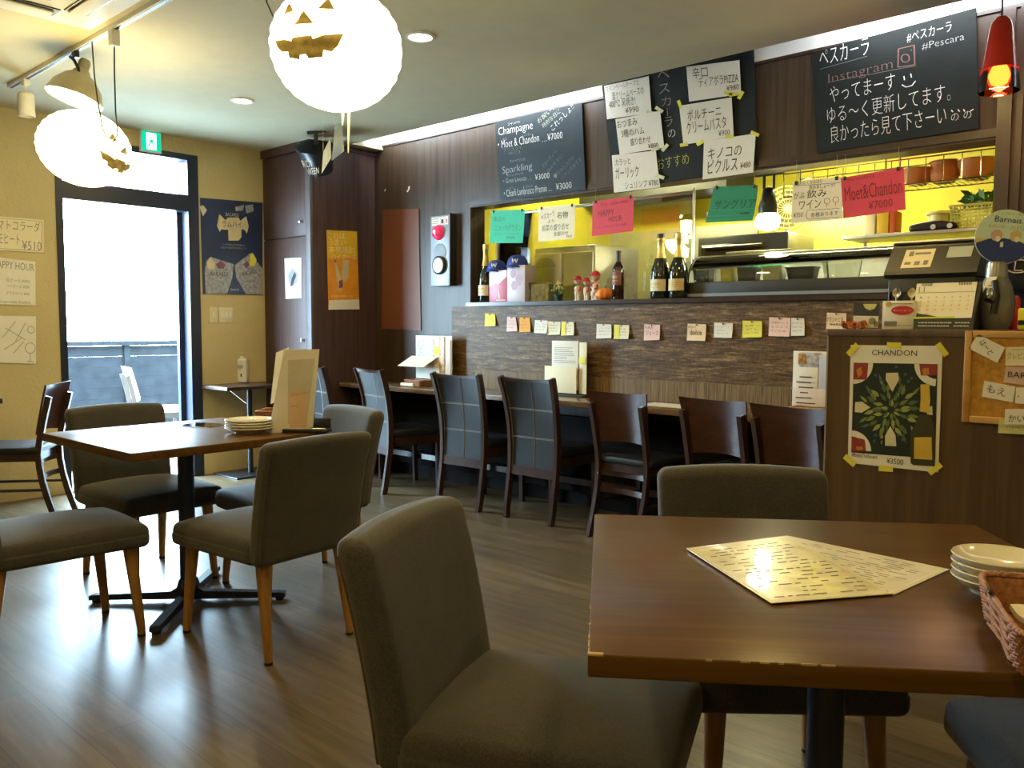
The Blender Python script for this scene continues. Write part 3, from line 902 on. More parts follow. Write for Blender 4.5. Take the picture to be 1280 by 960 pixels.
for lab, qq, off, it, tp, faint in papers:
    pq = c5.q(*qq)
    o = sheet('menu_sheet', lab, 'sign', pq, YW, M_PAPER, GP, .024 + off * .001, .0008)
    put(o, c5, pq, it, M_INK)
    if faint: put(o, c5, pq, faint, M_GINK, 'faint_lettering')
    tape(o, c5, pq, *tp, mt=M_TAPE if off == 6 or 'pizza' in lab else M_PTAPE)

# ---- sheets hanging in the pass-through
c7 = Crop(580, 220, 4.571)
def hang(o, n=2):
    sh = o_sheets[o.name]
    b = MB()
    for u in ([.08, .92] if n == 2 else [.5]):
        p = sh.at(u, .01, .001); top = WZ1 + .02 - o.location.z
        b.tube([p, (p.x, p.y, max(top, p.z + .01))], .0012, 6, M_CHROME)
        b.rbox((p.x - .008, p.y - .004, p.z - .014), (p.x + .008, p.y + .003, p.z + .006), .002, M_BLACK)
    b.build('hanging_clip', o)
YH = ('Y', YB - .016)
q = c7.q((155, 200), (347, 190), (340, 383), (147, 383))
o = sheet('hanging_menu', 'bright green handwritten sheet hanging over the caps', 'sign', q, YH, M_GREENP, 'coloured sheets hanging in the pass-through', curl=.01); hang(o)
put(o, c7, q, [('本日の', 205, 245, 70, 28), ('ニョッキグラタン', 255, 295, 150, 38), ('ゴルゴンゾーラソース', 245, 330, 140, 16), ('¥980', 272, 352, 50, 16)], mat('dark_green_ink', (.01, .16, .10), .6))
q = c7.q((428, 180), (635, 160), (632, 358), (425, 377))
o = sheet('hanging_menu', 'cream handwritten sheet hanging between the green and the red one', 'sign', q, YH, M_CREAM, 'coloured sheets hanging in the pass-through', curl=.008); hang(o)
put(o, c7, q, [('ペスカーラ', 480, 225, 80, 30, 12), ('名物', 565, 222, 62, 38), ('より', 500, 258, 38, 18), ('前菜の盛り合せ', 525, 292, 155, 36), ('全部のせ', 558, 328, 85, 26), ('¥950', 605, 345, 32, 14)], M_INK)
q = c7.q((735, 145), (968, 112), (970, 315), (732, 345))
o = sheet('hanging_menu', 'red handwritten sheet hanging above the wine bottle', 'sign', q, YH, M_REDP, 'coloured sheets hanging in the pass-through', curl=.008); hang(o)
put(o, c7, q, [('HAPPY', 815, 210, 92, 34), ('HOUR', 868, 243, 76, 30), ('平日', 800, 165, 40, 18), ('17:00～19:00', 890, 150, 90, 16), ('ビール・ハイボール・ワイン 各種', 840, 285, 180, 16)], mat('dark_red_ink', (.20, .01, .02), .6))
c8 = Crop(780, 220, 4.571)
q = c8.q((512, 62), (765, 52), (755, 258), (475, 268))
o = sheet('hanging_menu', 'dark green handwritten sheet curling at its lower edge beside the bulb lamp', 'sign', q, YH, M_DGREENP, 'coloured sheets hanging in the pass-through', curl=.045); hang(o)
put(o, c8, q, [('サングリア', 640, 160, 235, 58), ('¥480', 705, 215, 55, 18)], mat('deep_green_ink', (.003, .05, .025), .6), lift=.002)
lines(o, seg(c8, q, (500, 198, 760, 188), (490, 232, 755, 222), (485, 255, 752, 243)), mat('mid_green_ink', (.03, .32, .17), .6), 'ruled_line', .010, .002)
c9 = Crop(860, 220, 6)
q = c9.q((785, 48), (1145, 5), (1168, 325), (775, 357))
o = sheet('hanging_menu', 'cream handwritten wine sheet hanging beside the yellow fan', 'sign', q, YH, M_CREAM, 'coloured sheets hanging in the pass-through', curl=.01); hang(o)
put(o, c9, q, [('忘れたくなるほど', 915, 45, 210, 30), ('飲みましょーう!!', 1010, 75, 200, 34), ('がぶ', 836, 145, 82, 54), ('飲み', 970, 130, 150, 62), ('ワイン', 920, 212, 165, 66), ('¥350', 830, 292, 72, 36), ('各種あります', 1030, 285, 200, 34)], M_INK)
lines(o, seg(c9, q, (795, 75, 1140, 50), *[(900 + 30 * k, 262 - 2 * k - (k % 2) * 6, 930 + 30 * k, 260 - 2 * k - ((k + 1) % 2) * 6) for k in range(8)], *[(900 + 30 * k, 322 - 2 * k + (k % 2) * 6, 930 + 30 * k, 320 - 2 * k + ((k + 1) % 2) * 6) for k in range(8)], (900, 262, 890, 290), (890, 290, 900, 322),
      *ring(1048, 188, 22, 10), (1048, 210, 1046, 232), *ring(1112, 178, 22, 10), (1112, 200, 1110, 222)), M_INK, 'glass_drawing', .008)
c10 = Crop(1000, 180, 4.571)
q = c10.q((230, 195), (592, 130), (607, 375), (250, 427))
o = sheet('hanging_menu', 'large red handwritten champagne sheet hanging below the large chalk blackboard', 'sign', q, YH, M_REDP, 'coloured sheets hanging in the pass-through', curl=.008); hang(o)
put(o, c10, q, [('Moet&Chandon', 420, 262, 330, 84), ('¥7000', 465, 342, 140, 46), ('スペシャルプライス', 350, 195, 160, 24)], mat('dark_red_ink', (.20, .01, .02), .6))

# ---- small notes pinned in a row
c11, c12 = Crop(560, 370, 4), Crop(760, 370, 4)
notes = [(c11, 185, 87, 243, 152, 'lime', M_YEL, 'lime yellow note first in the pinned row, under the wine gift boxes', .10),
    (c11, 295, 103, 352, 178, 'pink', M_PINK, 'pink slanting note pinned beside the orange one', .16),
    (c11, 358, 106, 418, 181, 'orange', M_ORANGE, 'orange note pinned in the row', .10),
    (c11, 432, 120, 498, 188, 'white', M_PAPER, 'white note first of three touching notes above the counter menu', -.04),
    (c11, 499, 126, 564, 195, 'cream', M_CREAM, 'cream note middle of three touching notes above the counter menu', .02),
    (c11, 567, 127, 634, 198, 'cream', M_CREAM, 'half yellow note last of three touching notes above the counter menu', .05),
    (c11, 743, 139, 822, 213, 'white', M_PAPER, 'white note with a tilted side, below the small pumpkin', .05),
    (c11, 831, 143, 907, 217, 'cream', M_CREAM, 'half yellow note pinned below the wine bottle', .01),
    (c11, 981, 141, 1063, 222, 'pink', M_PINK, 'pink note pinned below the pair of champagne bottles', .03),
    (c12, 396, 138, 491, 225, 'peach', mat('peach_paper', (.80, .60, .38), .7), 'peach note lettered dolce in the pinned row', -.02),
    (c12, 531, 133, 624, 210, 'white', M_PAPER, 'white note pinned between the peach and the yellow one', .0),
    (c12, 673, 123, 774, 208, 'yellow', M_YEL, 'yellow note pinned below the glass showcase', .03),
    (c12, 804, 106, 912, 203, 'pink', M_PINK, 'broad pink note pinned beside the paler narrow one', -.02),
    (c12, 916, 109, 987, 200, 'white', M_PAPER, 'narrow white note tucked beside the broad pink one', .06),
    (c12, 1092, 83, 1192, 168, 'peach', mat('peach_paper', (.80, .60, .38), .7), 'peach note last in the pinned row, partly behind the cashier counter', -.02)]
rnd = random.Random(5)
for i, (cr, x0, y0, x1, y1, colr, mt, lab, sk) in enumerate(notes):
    w = x1 - x0; s_ = sk * w
    q = cr.q((x0 + max(0, -s_), y0), (x1 - max(0, s_) * 1.6, y0 + 3), (x1, y1 - 2 * (sk > 0)), (x0, y1 - 3 * (sk < .02)))
    o = sheet('pinned_note', lab, 'note', q, ('Y', YB - .0075), mt, 'small notes pinned in a row above the counter', .004 + .002 * (i % 2), .0008, .014)
    rows = [(.12, .28, .85, .09), (.12, .5, .85, .10), (.12, .72, .8, .08)]
    if i == 9: put(o, cr, q, [('dolce', 440, 182, 62, 26), ('本日の', 420, 155, 40, 12)], M_INK, lift=.0015)
    elif i == 14: put(o, cr, q, [('プラントニア', 1135, 118, 85, 24), ('¥650', 1140, 142, 60, 12)], M_INK, lift=.0015)
    elif i == 8: put(o, cr, q, [('今月の', 1005, 158, 42, 14), ('ジュース', 1022, 185, 62, 24)], M_INK, lift=.0015)
    else: lines(o, scribble(rows, i, .8), M_GINK, 'lettering', .022, .0015)
    if i in (5, 7): art(o, [rect(.02, .04, .36, .97)], M_YEL, 'yellow_half', .0010)
    b = MB(); p = o_sheets[o.name].at(.5, .06, .002)
    b.lathe([(.004, 0), (.0045, .004), (.002, .006)], (0, 0, 0), 10, M_BLACK, Matrix.Translation(p) @ Matrix.Rotation(R(90), 4, 'X')); b.build('pin', o)

# ---- posters
ca = Crop(245, 240, 7.111)
q = ca.q((35, 50), (592, 95), (592, 915), (60, 905))
o = sheet('poster', 'dark blue drink poster with two iced glasses on the ochre wall by the door', 'poster', q, XW, mat('poster_navy', (.020, .035, .10), .3), None, .002, .001)
P_ = lambda *pp: polys(ca, q, *pp)
M_PCREAM = mat('poster_cream', (.62, .54, .36), .4); M_PGLASS = mat('poster_ice_grey', (.33, .34, .40), .4, var=.4, scale=40); M_PDARK = mat('poster_berry', (.20, .07, .12), .4)
art(o, P_([(200, 195), (255, 250), (275, 225), (370, 225), (385, 255), (440, 215), (462, 305), (445, 370), (425, 335), (395, 330), (395, 400), (370, 430), (280, 430), (278, 335), (215, 330), (205, 355), (180, 300)]), M_PCREAM, 'bat_mug_emblem', .0012)
art(o, P_([(90, 610), (125, 575), (325, 640), (315, 760), (270, 905), (85, 905), (75, 700)], [(335, 650), (480, 540), (540, 620), (590, 680), (590, 910), (435, 905), (350, 760)]), M_PGLASS, 'printed_glass', .0009)
art(o, P_([(95, 620), (125, 580), (165, 625), (160, 690), (100, 680)], [(30, 130), (60, 115), (95, 160), (60, 215)]), M_PCREAM, 'printed_slice', .0013)
art(o, P_([(470, 660), (478, 550), (500, 540), (535, 600), (520, 650)]), M_YEL, 'printed_lemon', .0013)
art(o, P_([(170, 640), (210, 610), (255, 640), (240, 680), (190, 680)], [(415, 640), (450, 610), (470, 650), (440, 680)]), M_PDARK, 'printed_berry', .0013)
art(o, P_([(430, 120), (500, 110), (510, 170), (440, 190)], [(340, 130), (420, 115), (410, 165), (345, 170)]), M_PGLASS, 'printed_ice', .0010)
put(o, ca, q, [('ラムハイ', 312, 285, 170, 56), ('BACARDI', 200, 728, 150, 34), ('BACARDI', 468, 715, 130, 34, 12)], M_INK, lift=.0016)
put(o, ca, q, [('BACARDI', 312, 200, 110, 30), ('ソーダで割るだけの本格ラム', 325, 468, 200, 18), ('ひんやり爽やかなおいしさ', 325, 495, 225, 18), ('bacardi', 335, 865, 70, 20)], M_CHALK, 'white_lettering', .0016)

co = Crop(400, 280, 8.348)
q = co.q((68, 62), (385, 78), (412, 890), (88, 895))
o = sheet('poster', 'orange and yellow highball poster on the cupboard side', 'poster', q, ('X', XC + .003), mat('poster_orange', (.72, .28, .015), .45), None, .003, .001)
P_ = lambda *pp: polys(co, q, *pp)
art(o, P_([(68, 62), (385, 78), (392, 330), (78, 360)]), mat('poster_yellow', (.72, .43, .02), .45), 'yellow_field', .0008)
art(o, P_([(93, 795), (408, 785), (412, 890), (88, 895)]), M_PAPER, 'white_strip', .0008)
put(o, co, q, [('これは、', 180, 122, 205, 62), ('うまい!', 185, 190, 190, 62), ('本格焼酎', 225, 265, 275, 66), ('ハイボール', 248, 340, 265, 56), ('すっきり飲める 本格焼酎のソーダ割り', 225, 752, 230, 28)], mat('poster_pale', (.85, .72, .36), .5), lift=.0014)
art(o, P_([(148, 385), (165, 385), (185, 460), (215, 560), (225, 700), (190, 705), (170, 560)], [(232, 375), (300, 375), (292, 560), (262, 600), (228, 570)]), mat('poster_glass', (.55, .47, .30), .4), 'printed_bottle', .0012)
art(o, P_([(195, 590), (230, 580), (235, 660), (195, 670)], [(145, 375), (165, 375), (168, 398), (148, 400)]), M_PDARK, 'printed_mark', .0015)

q = [(355.5, 323), (376.5, 322), (377, 372.5), (357, 373.5)]
o = sheet('flyer', 'small grey and white flyer stuck on the cupboard door', 'poster', q, ('Y', YC - .003), M_PAPER, None, .002, .001)
art(o, [[(.2, .42), (.45, .25), (.8, .38), (.75, .62), (.45, .7), (.25, .6)]], mat('print_grey', (.25, .25, .28), .6), 'printed_picture')
art(o, [[(.42, .5), (.62, .34), (.7, .44), (.5, .66), (.3, .72)]], M_INK, 'printed_bird', .0012)
write(o, [('NEWS', .25, .08, .75, .15), ('営業時間のお知らせ', .15, .82, .85, .88)], M_GINK)

cp = Crop(1040, 420, 5.333)
q = cp.q((125, 60), (738, 66), (708, 910), (105, 845))
o = sheet('poster', 'white champagne poster with leafy picture taped to the cashier counter', 'poster', q, ('Y', PY), M_PAPER, None, .0025, .001)
P_ = lambda *pp: polys(cp, q, *pp)
art(o, P_([(147, 177), (706, 186), (690, 818), (130, 775)]), mat('poster_dark_green', (.012, .022, .014), .4), 'picture_field', .0007)
art(o, P_([(147, 180), (250, 182), (240, 290), (145, 288)], [(590, 186), (705, 188), (702, 260), (600, 262)], [(134, 668), (225, 690), (235, 768), (130, 768)]), mat('poster_fig_red', (.28, .035, .03), .4), 'printed_fruit', .0011)
art(o, P_([(165, 225), (200, 205), (210, 250), (180, 275)], [(610, 215), (650, 210), (655, 255), (615, 260)], [(165, 735), (210, 738), (212, 760), (168, 758)]), mat('poster_fig_orange', (.52, .20, .03), .4), 'printed_slice', .0013)
def arcband(cx, cy, r0, r1, a0, a1, n=10):
    return [(cx + r1 * math.cos(R(a0 + (a1 - a0) * k / n)), cy + r1 * math.sin(R(a0 + (a1 - a0) * k / n))) for k in range(n + 1)] + [(cx + r0 * math.cos(R(a1 - (a1 - a0) * k / n)), cy + r0 * math.sin(R(a1 - (a1 - a0) * k / n))) for k in range(n + 1)]
art(o, P_(arcband(145, 180, 100, 138, 0, 90), arcband(706, 186, 100, 148, 95, 180), arcband(130, 768, 100, 140, -88, 0)), M_PORCELAIN, 'printed_plate', .0009)
rnd = random.Random(11); lv = [[], [], []]
def leaf(cx, cy, a, L, w): 
    ca_, sa_ = math.cos(a), math.sin(a)
    return [(cx + x * ca_ - y * sa_, cy + x * sa_ + y * ca_) for x, y in ((0, 0), (L * .3, w), (L * .6, w * .9), (L, 0), (L * .6, -w * .9), (L * .3, -w))]
for ringi, (r0, n, L, w) in enumerate(((20, 12, 55, 9), (62, 16, 70, 12), (115, 22, 75, 14), (165, 14, 75, 9))):
    for k in range(n):
        a = 2 * math.pi * (k + .5 * (ringi % 2)) / n + rnd.uniform(-.1, .1)
        if ringi == 3 and abs(math.sin(2 * a)) < .45: continue
        lv[(k + ringi) % 3].append(leaf(405 + r0 * math.cos(a), 490 + r0 * math.sin(a) * 1.05, a + rnd.uniform(-.5, .5), L, w))
for i, colr in enumerate(((.17, .22, .045), (.30, .33, .10), (.08, .13, .06))):
    art(o, P_(*lv[i]), mat('poster_leaf_%s' % 'abc'[i], colr, .5), 'printed_leaves', .0010 + i * .0002)
art(o, P_(*[[(x + 11 * math.cos(t * 1.05), y + 11 * math.sin(t * 1.05)) for t in range(6)] for x, y in ((300, 260), (335, 290), (500, 255), (540, 280), (340, 690), (300, 660), (480, 690), (455, 660), (290, 700), (520, 300), (440, 205))]), mat('poster_blueberry', (.05, .09, .12), .5), 'printed_berries', .0012)
art(o, P_([(372, 245), (452, 243), (458, 290), (415, 370), (370, 290)], [(158, 440), (205, 435), (265, 475), (205, 510), (156, 505)], [(365, 730), (440, 735), (435, 660), (400, 600), (365, 665)], [(640, 470), (672, 465), (675, 525), (640, 520)]), mat('poster_coupe', (.66, .60, .40), .4), 'printed_glass', .0015)
art(o, P_([(535, 640), (575, 560), (595, 520), (655, 525), (680, 580), (692, 650), (688, 868), (550, 860), (533, 845)]), mat('poster_bottle', (.050, .048, .016), .3), 'printed_bottle', .0017)
art(o, P_([(598, 322), (656, 318), (660, 430), (652, 512), (592, 500), (600, 420)], [(558, 675), (668, 672), (672, 825), (556, 818)]), M_GOLD, 'printed_gold_foil', .0020)
put(o, cp, q, [('CHANDON', 425, 112, 300, 36), ('#EnjoyTheSound', 222, 802, 180, 34), ('¥3500', 430, 836, 112, 38)], M_INK, lift=.0014)
tape(o, cp, q, (140, 90, -45), (425, 62, 2), (735, 90, 55), (120, 830, 40), (370, 885, 4), (690, 885, -40), mt=M_TAPE, s=32)

ch = Crop(0, 260, 4.8)
for lab, qq, txt, frame in (
    ('framed cream price sheet topmost on the ochre wall beside the door', [(-60, 45), (262, 72), (262, 268), (-60, 250)], [('トマトコラーダ', 95, 105, 290, 60), ('モヒート', 50, 185, 130, 60), ('¥510', 188, 225, 120, 55)], True),
    ('cream sheet headed happy hour, middle one on the ochre wall', [(-60, 290), (212, 322), (214, 585), (-60, 575)], [('HAPPY HOUR', 80, 345, 250, 44), ('生ビール ¥390', 105, 435, 140, 20), ('ハイボール ¥290', 105, 470, 140, 20), ('グラスワイン ¥390', 105, 512, 140, 20), ('17:00～19:00 平日限定', 90, 565, 180, 16)], False),
    ('cream pencil-drawn sheet lowest on the ochre wall', [(-60, 645), (216, 650), (216, 935), (-60, 925)], [], False)):
    q = ch.q(*qq)
    o = sheet('wall_sheet', lab, 'sign', q, XW, M_CREAM if frame else M_PAPER, 'sheets on the ochre wall', .003, .001)
    if txt: put(o, ch, q, txt, M_GINK)
    if frame: lines(o, [(.02, .05, .965, .05), (.965, .05, .965, .95), (.965, .95, .02, .95)], M_GINK, 'drawn_frame', .012)
    if not txt: lines(o, seg(ch, q, (10, 780, 90, 680), (90, 800, 150, 690), (30, 720, 150, 790), (20, 850, 130, 780), (80, 870, 140, 800), *ring(185, 730, 22, 8), *ring(180, 840, 32, 10), (180, 872, 180, 920), (160, 920, 200, 922)), M_GINK, 'drawing', .012)

# ---- switch plates, exit sign, alarm, painted-over panel, nail marks
for x0, x1, lab in ((261, 271.5, 'narrow pale switch plate below the dark blue drink poster'), (273, 291, 'wider pale switch plate below the dark blue drink poster')):
    p, r_ = aX(x0, 384, XL), aX(x1, 403.5, XL)
    o = thing('switch_plate', lab, 'switch', (XL, (p.y + r_.y) / 2, (p.z + r_.z) / 2), R(90))
    w, h = abs(p.y - r_.y) / 2, abs(p.z - r_.z) / 2
    b = MB(); b.rbox((-w, -.008, -h), (w, 0, h), .003, mat('switch_cream', (.70, .62, .44), .5)); b.build('plate', o)
    for k in (-1, 0, 1) if w > .04 else (0,):
        b = MB(); b.rbox((k * w * .55 - w * .22, -.012, -h * .45), (k * w * .55 + w * .22, -.008, h * .45), .002, M_PAPER); b.build('rocker', o)
o = thing('exit_sign', 'small lit green and white exit sign above the doorway', 'sign', (XL, 2.85, 2.545), R(90))
M_EXITW = emitter('exit_white', (.85, 1, .97), 2.2); M_EXITG = emitter('exit_green', (.0, .55, .30), 1.2)
b = MB(); b.rbox((-.078, -.045, -.078), (.078, -.001, .078), .004, M_PAPER); b.build('housing', o)
b = MB(); b.box((-.07, -.047, -.07), (.07, -.046, .07), M_EXITG); part_label(b.build('green_panel', o, smooth=False), 'lit green face')
b = MB(); b.box((-.038, -.0485, -.06), (.036, -.0475, .06), M_EXITW); part_label(b.build('white_panel', o, smooth=False), 'lit white door symbol')
b = MB()
for pol in ([(.006, .03), (.018, .03), (.018, .018), (.006, .018)], [(-.01, .014), (.014, .014), (.008, -.012), (-.014, -.01)], [(-.014, -.01), (-.002, -.012), (-.022, -.045), (-.03, -.04)], [(.0, -.012), (.01, -.012), (.024, -.04), (.014, -.044)]):
    b.add([(x, -.0495, z) for x, z in pol], [tuple(range(4))], M_EXITG)
b.build('running_figure', o, smooth=False)

yf = YB - .075
p0, p1 = aY(537.5, 271, yf), aY(561.5, 357, yf)
o = thing('fire_alarm', 'grey wall alarm box with a red lamp and round speaker', 'alarm', ((p0.x + p1.x) / 2, YB, (p0.z + p1.z) / 2))
w, h = (p1.x - p0.x) / 2, (p0.z - p1.z) / 2
b = MB(); b.rbox((-w, -.07, -h), (w, 0, h), .004, M_GREY); b.build('case', o)
b = MB(); b.box((w - .001, -.066, -h + .004), (w + .0015, -.002, h + .012), M_BPLASTIC); b.build('side_cover', o, smooth=False)
RX = Matrix.Rotation(R(90), 4, 'X')
def disc(o, prof, x, z, y, mt, nm, n=28):
    b = MB(); b.lathe(prof, (0, 0, 0), n, mt, Matrix.Translation((x, y, z)) @ RX); return b.build(nm, o)
disc(o, [(.058, 0), (.058, .008), (.045, .030), (.022, .042), (.001, .045)], -.012, h - .125, -.07, mat('alarm_red', (.55, .02, .09), .15, emit=.35, ecol=(1, .03, .12)), 'red_lamp')
disc(o, [(.016, 0), (.010, .006), (.001, .008)], -.018, h - .122, -.112, emitter('alarm_glow', (1, .55, .65), 2.5), 'lamp_glow')
disc(o, [(.068, 0), (.068, .003), (.060, .004), (.001, .004)], .0, -.012, -.07, mat('speaker_grey', (.20, .22, .24), .5), 'speaker_grille')
disc(o, [(.070, 0), (.070, .018), (.062, .024), (.058, .020)], .0, -h + .155, -.07, M_BPLASTIC, 'bell_rim')
disc(o, [(.058, 0), (.056, .024), (.020, .030), (.001, .031)], .0, -h + .155, -.07, mat('bell_white', (.78, .80, .82), .35), 'bell')
for x0, x1, mt in ((-.85, .02, M_PAPER), (.06, .48, M_PAPER), (.52, .85, M_PAPER)):
    b = MB(); b.box((x0 * w, -.0712, h - .07), (x1 * w, -.0700, h - .01), mt); l_ = b.build('notice_label', o, smooth=False)
lines_ = MB()
for k in range(3): lines_.box((-.8 * w, -.0720, h - .024 - k * .016), (-.1 * w, -.0714, h - .019 - k * .016), M_GINK)
lines_.box((.15 * w, -.0720, h - .06), (.38 * w, -.0714, h - .03), M_INK); lines_.box((.6 * w, -.0720, h - .06), (.78 * w, -.0714, h - .03), M_RED)
lines_.build('lettering', o, smooth=False)
o = sheet('russet_panel', 'plain russet board fixed on the dark wall beside the alarm', 'panel', [(478, 262), (523, 261), (526, 413), (477, 411)], YW, mat('russet_board', (.15, .045, .016), .5, var=.06, scale=2), None, 0, .006)
for x, y, lab in ((481, 238, 'small white paint chip on the dark wall'), (510, 237, 'larger white paint chip on the dark wall above the russet board')):
    p = aY(x, y, YB - .002); k = 1 if x < 500 else 2.2
    b = MB(); b.prism([(-.008 * k, -.006 * k), (-.002 * k, -.009 * k), (.009 * k, .002 * k), (.010 * k, .012 * k), (.002 * k, .010 * k), (.001 * k, .001 * k)], -.001, .001, M_PAPER)
    tag(b.build('paint_chip', loc=p, smooth=False), lab, 'paint chip')

# ---- ceiling: downlights, lighting track, lamps, lanterns, air conditioner
M_DLIGHT = emitter('downlight_glow', (1, .93, .75), 14)
for i, (x, y, lab) in enumerate(((-4.95, 2.85, 'round ceiling downlight nearer the cupboard corner'), (-3.21, 2.82, 'round ceiling downlight beside the large pumpkin lantern'),
        (-1.4, 2.8, 'round ceiling downlight over the cashier counter'), (.5, 2.8, 'round ceiling downlight beyond the frame by the cashier'), (-3.2, .4, 'round ceiling downlight above the left chairs'),
        (-1.4, .3, 'round ceiling downlight above the large near chair'), (.5, .5, 'round ceiling downlight over the viewer'), (-1.4, -1.3, 'round ceiling downlight behind the viewer'), (.9, -1.3, 'round ceiling downlight in the far room corner'))):
    o = thing('downlight', lab, 'ceiling light', (x, y, ZC), 0, 'round ceiling downlights')
    b = MB(); b.lathe([(.058, -.001), (.074, -.001), (.076, -.006), (.060, -.010), (.056, -.004)], (0, 0, 0), 32, M_WHITE, cap=False); b.build('trim_ring', o)
    b = MB(); b.lathe([(.0005, -.003), (.057, -.003)], (0, 0, 0), 32, M_DLIGHT, cap=False); b.build('lens', o)
    lamp('downlight_lamp', 'AREA', (x, y, ZC - .013), P_DOWN, WARM, .10)
tk = thing('lighting_track', 'ceiling lighting track holding the spot and clamp lamps', 'track', (-5.67, 1.745, ZC))
b = MB(); b.rbox((0, -.017, -.022), (4.2, .017, 0), .002, M_WHITE); b.build('rail', tk)
b = MB(); b.box((.01, -.008, -.0235), (4.18, .008, -.0215), M_BPLASTIC); b.build('slot', tk, smooth=False)
o = thing('spotlight', 'small white cylinder spotlight at the end of the ceiling track', 'spotlight', (-5.41, 1.745, ZC - .022))
b = MB(); b.rbox((-.03, -.016, -.035), (.03, .016, 0), .004, M_WHITE); b.build('adaptor', o)
b = MB(); b.tube([(0, 0, -.03), (0, 0, -.085)], .008, 10, M_WHITE); b.build('stem', o)
b = MB(); b.lathe([(.001, -.072), (.034, -.074), (.043, -.085), (.045, -.205), (.040, -.207), (.038, -.15), (.001, -.15)], (0, 0, 0), 24, mat('spot_white', (.62, .60, .52), .4)); b.build('head', o)
# clamp lamp
px = Vector((-4.62, 1.745, ZC - .022))
hd = aY(96, 112, 1.745)
o = thing('clamp_lamp', 'bell-shaped clamp lamp with a white inside, hung from the track above the lantern', 'lamp', hd)
Mt = Matrix.Rotation(R(3), 4, 'Y') @ Matrix.Rotation(R(-16), 4, 'X')
b = MB(); b.lathe([(.025, .115), (.040, .100), (.045, .085), (.075, .065), (.115, .015), (.137, -.045), (.140, -.052), (.136, -.052), (.112, .008), (.072, .056), (.040, .074)], (0, 0, 0), 32, mat('lamp_enamel', (.34, .31, .21), .35), Mt, cap=False); b.build('shade', o, angle=60)
b = MB(); b.lathe([(.028, .09), (.030, .15), (.022, .165), (.001, .168)], (0, 0, 0), 20, mat('lamp_enamel', (.34, .31, .21), .35), Mt); b.build('socket', o)
b = MB(); b.lathe([(.128, -.044), (.105, .004), (.066, .05), (.038, .070), (.001, .072)], (0, 0, 0), 32, emitter('lamp_white', (1, .96, .82), 2.5), Mt, cap=False); part_label(b.build('glowing_inside', o), 'brightly lit white inside')
lamp('clamp_lamp_bulb', 'POINT', hd + Vector((0, 0, -.075)), 5, (1, .9, .7), .03)
b = MB(); b.tube([(-.05, -.01, .175), (-.01, -.005, .15), (.03, 0, .10), (.06, -.01, .06)], .008, 8, M_BLACK); b.tube([(-.05, -.01, .175), (-.02, 0, .20), (.0, 0, px.z - hd.z - .02)], .003, 6, M_CHROME); b.rbox((-.02, -.012, px.z - hd.z - .03), (.02, .012, px.z - hd.z), .003, M_BLACK); b.build('clamp', o)
# pumpkin lanterns
M_LANT = mat('lantern_paper', (.85, .78, .55), .7, emit=12.0, ecol=(1, .81, .36), var=.02)
M_LFACE = mat('lantern_film', (.78, .60, .24), .5, var=.35, scale=30)
def lantern(lab, c, rad, hgt, faceang, tilt, roll=0):
    o = thing('pumpkin_lantern', lab, 'lantern', c, 0, 'glowing pumpkin paper lanterns')
    RM = Matrix.Rotation(faceang, 4, 'Z') @ Matrix.Rotation(tilt, 4, 'X') @ Matrix.Rotation(roll, 4, 'Y')
    def P3(th, ph, k=1.0):                     # th around z from -y, ph latitude
        rip = 1 + .012 * math.cos(30 * ph)
        lob = 1 + .012 * math.cos(8 * th)
        rr = rad * k * rip * lob
        return RM @ Vector((rr * math.cos(ph) * math.sin(th), -rr * math.cos(ph) * math.cos(th), hgt * k * math.sin(ph)))
    b = MB(); NU, NV = 72, 60
    vs = [P3(2 * math.pi * i / NU, -math.pi / 2 * .96 + math.pi * .96 * j / NV) for j in range(NV + 1) for i in range(NU)]
    fs = [(j * NU + i, j * NU + (i + 1) % NU, (j + 1) * NU + (i + 1) % NU, (j + 1) * NU + i) for j in range(NV) for i in range(NU)]
    b.add(vs, fs, M_LANT); b.build('paper_globe', o, angle=80)
    def patch(polysfa, nm):
        b = MB()
        for pol in polysfa:
            cx = sum(p[0] for p in pol) / len(pol); cy = sum(p[1] for p in pol) / len(pol)
            K = 5; n = len(pol)
            vs = [P3(cx, cy, 1.016)]; fs = []
            dense = []
            for i in range(n):
                a, d = pol[i], pol[(i + 1) % n]
                for t in range(4): dense.append((a[0] + (d[0] - a[0]) * t / 4, a[1] + (d[1] - a[1]) * t / 4))
            m_ = len(dense)
            for k in range(1, K + 1):
                for x, y in dense: vs.append(P3(cx + (x - cx) * k / K, cy + (y - cy) * k / K, 1.016))
            for i in range(m_): fs.append((0, 1 + i, 1 + (i + 1) % m_))
            for k in range(K - 1):
                for i in range(m_):
                    a = 1 + k * m_ + i; d = 1 + k * m_ + (i + 1) % m_
                    fs.append((a, d, d + m_, a + m_))
            b.add(vs, fs, M_LFACE)
        return b.build(nm, o)
    for s in (-1, 1): patch([[(s * .32 - .13, .26), (s * .32 + .13, .26), (s * .32 + .03 * s, .48)]], 'eye')
    patch([[(-.16, .02), (.16, .02), (.0, .24)]], 'nose')
    patch([[(-.62, -.10), (-.36, -.14), (-.34, -.2), (-.22, -.2), (-.20, -.15), (.12, -.15), (.14, -.2), (.26, -.2), (.28, -.14), (.58, -.10), (.50, -.28), (.40, -.38), (.28, -.36), (.26, -.46), (.02, -.48), (0, -.42), (-.12, -.42), (-.14, -.48), (-.34, -.42), (-.36, -.32), (-.5, -.3)]], 'mouth')
    return o, RM
dl = (aY(141, 177, 1.745) - ORG).dot(_f) + .22
c1 = ORG + ray(106, 186) * dl
l1, _ = lantern('glowing pumpkin lantern hanging below the clamp lamp in front of the doorway', c1, 54 / FPX * dl, 46 / FPX * dl, R(122), R(10), R(6))
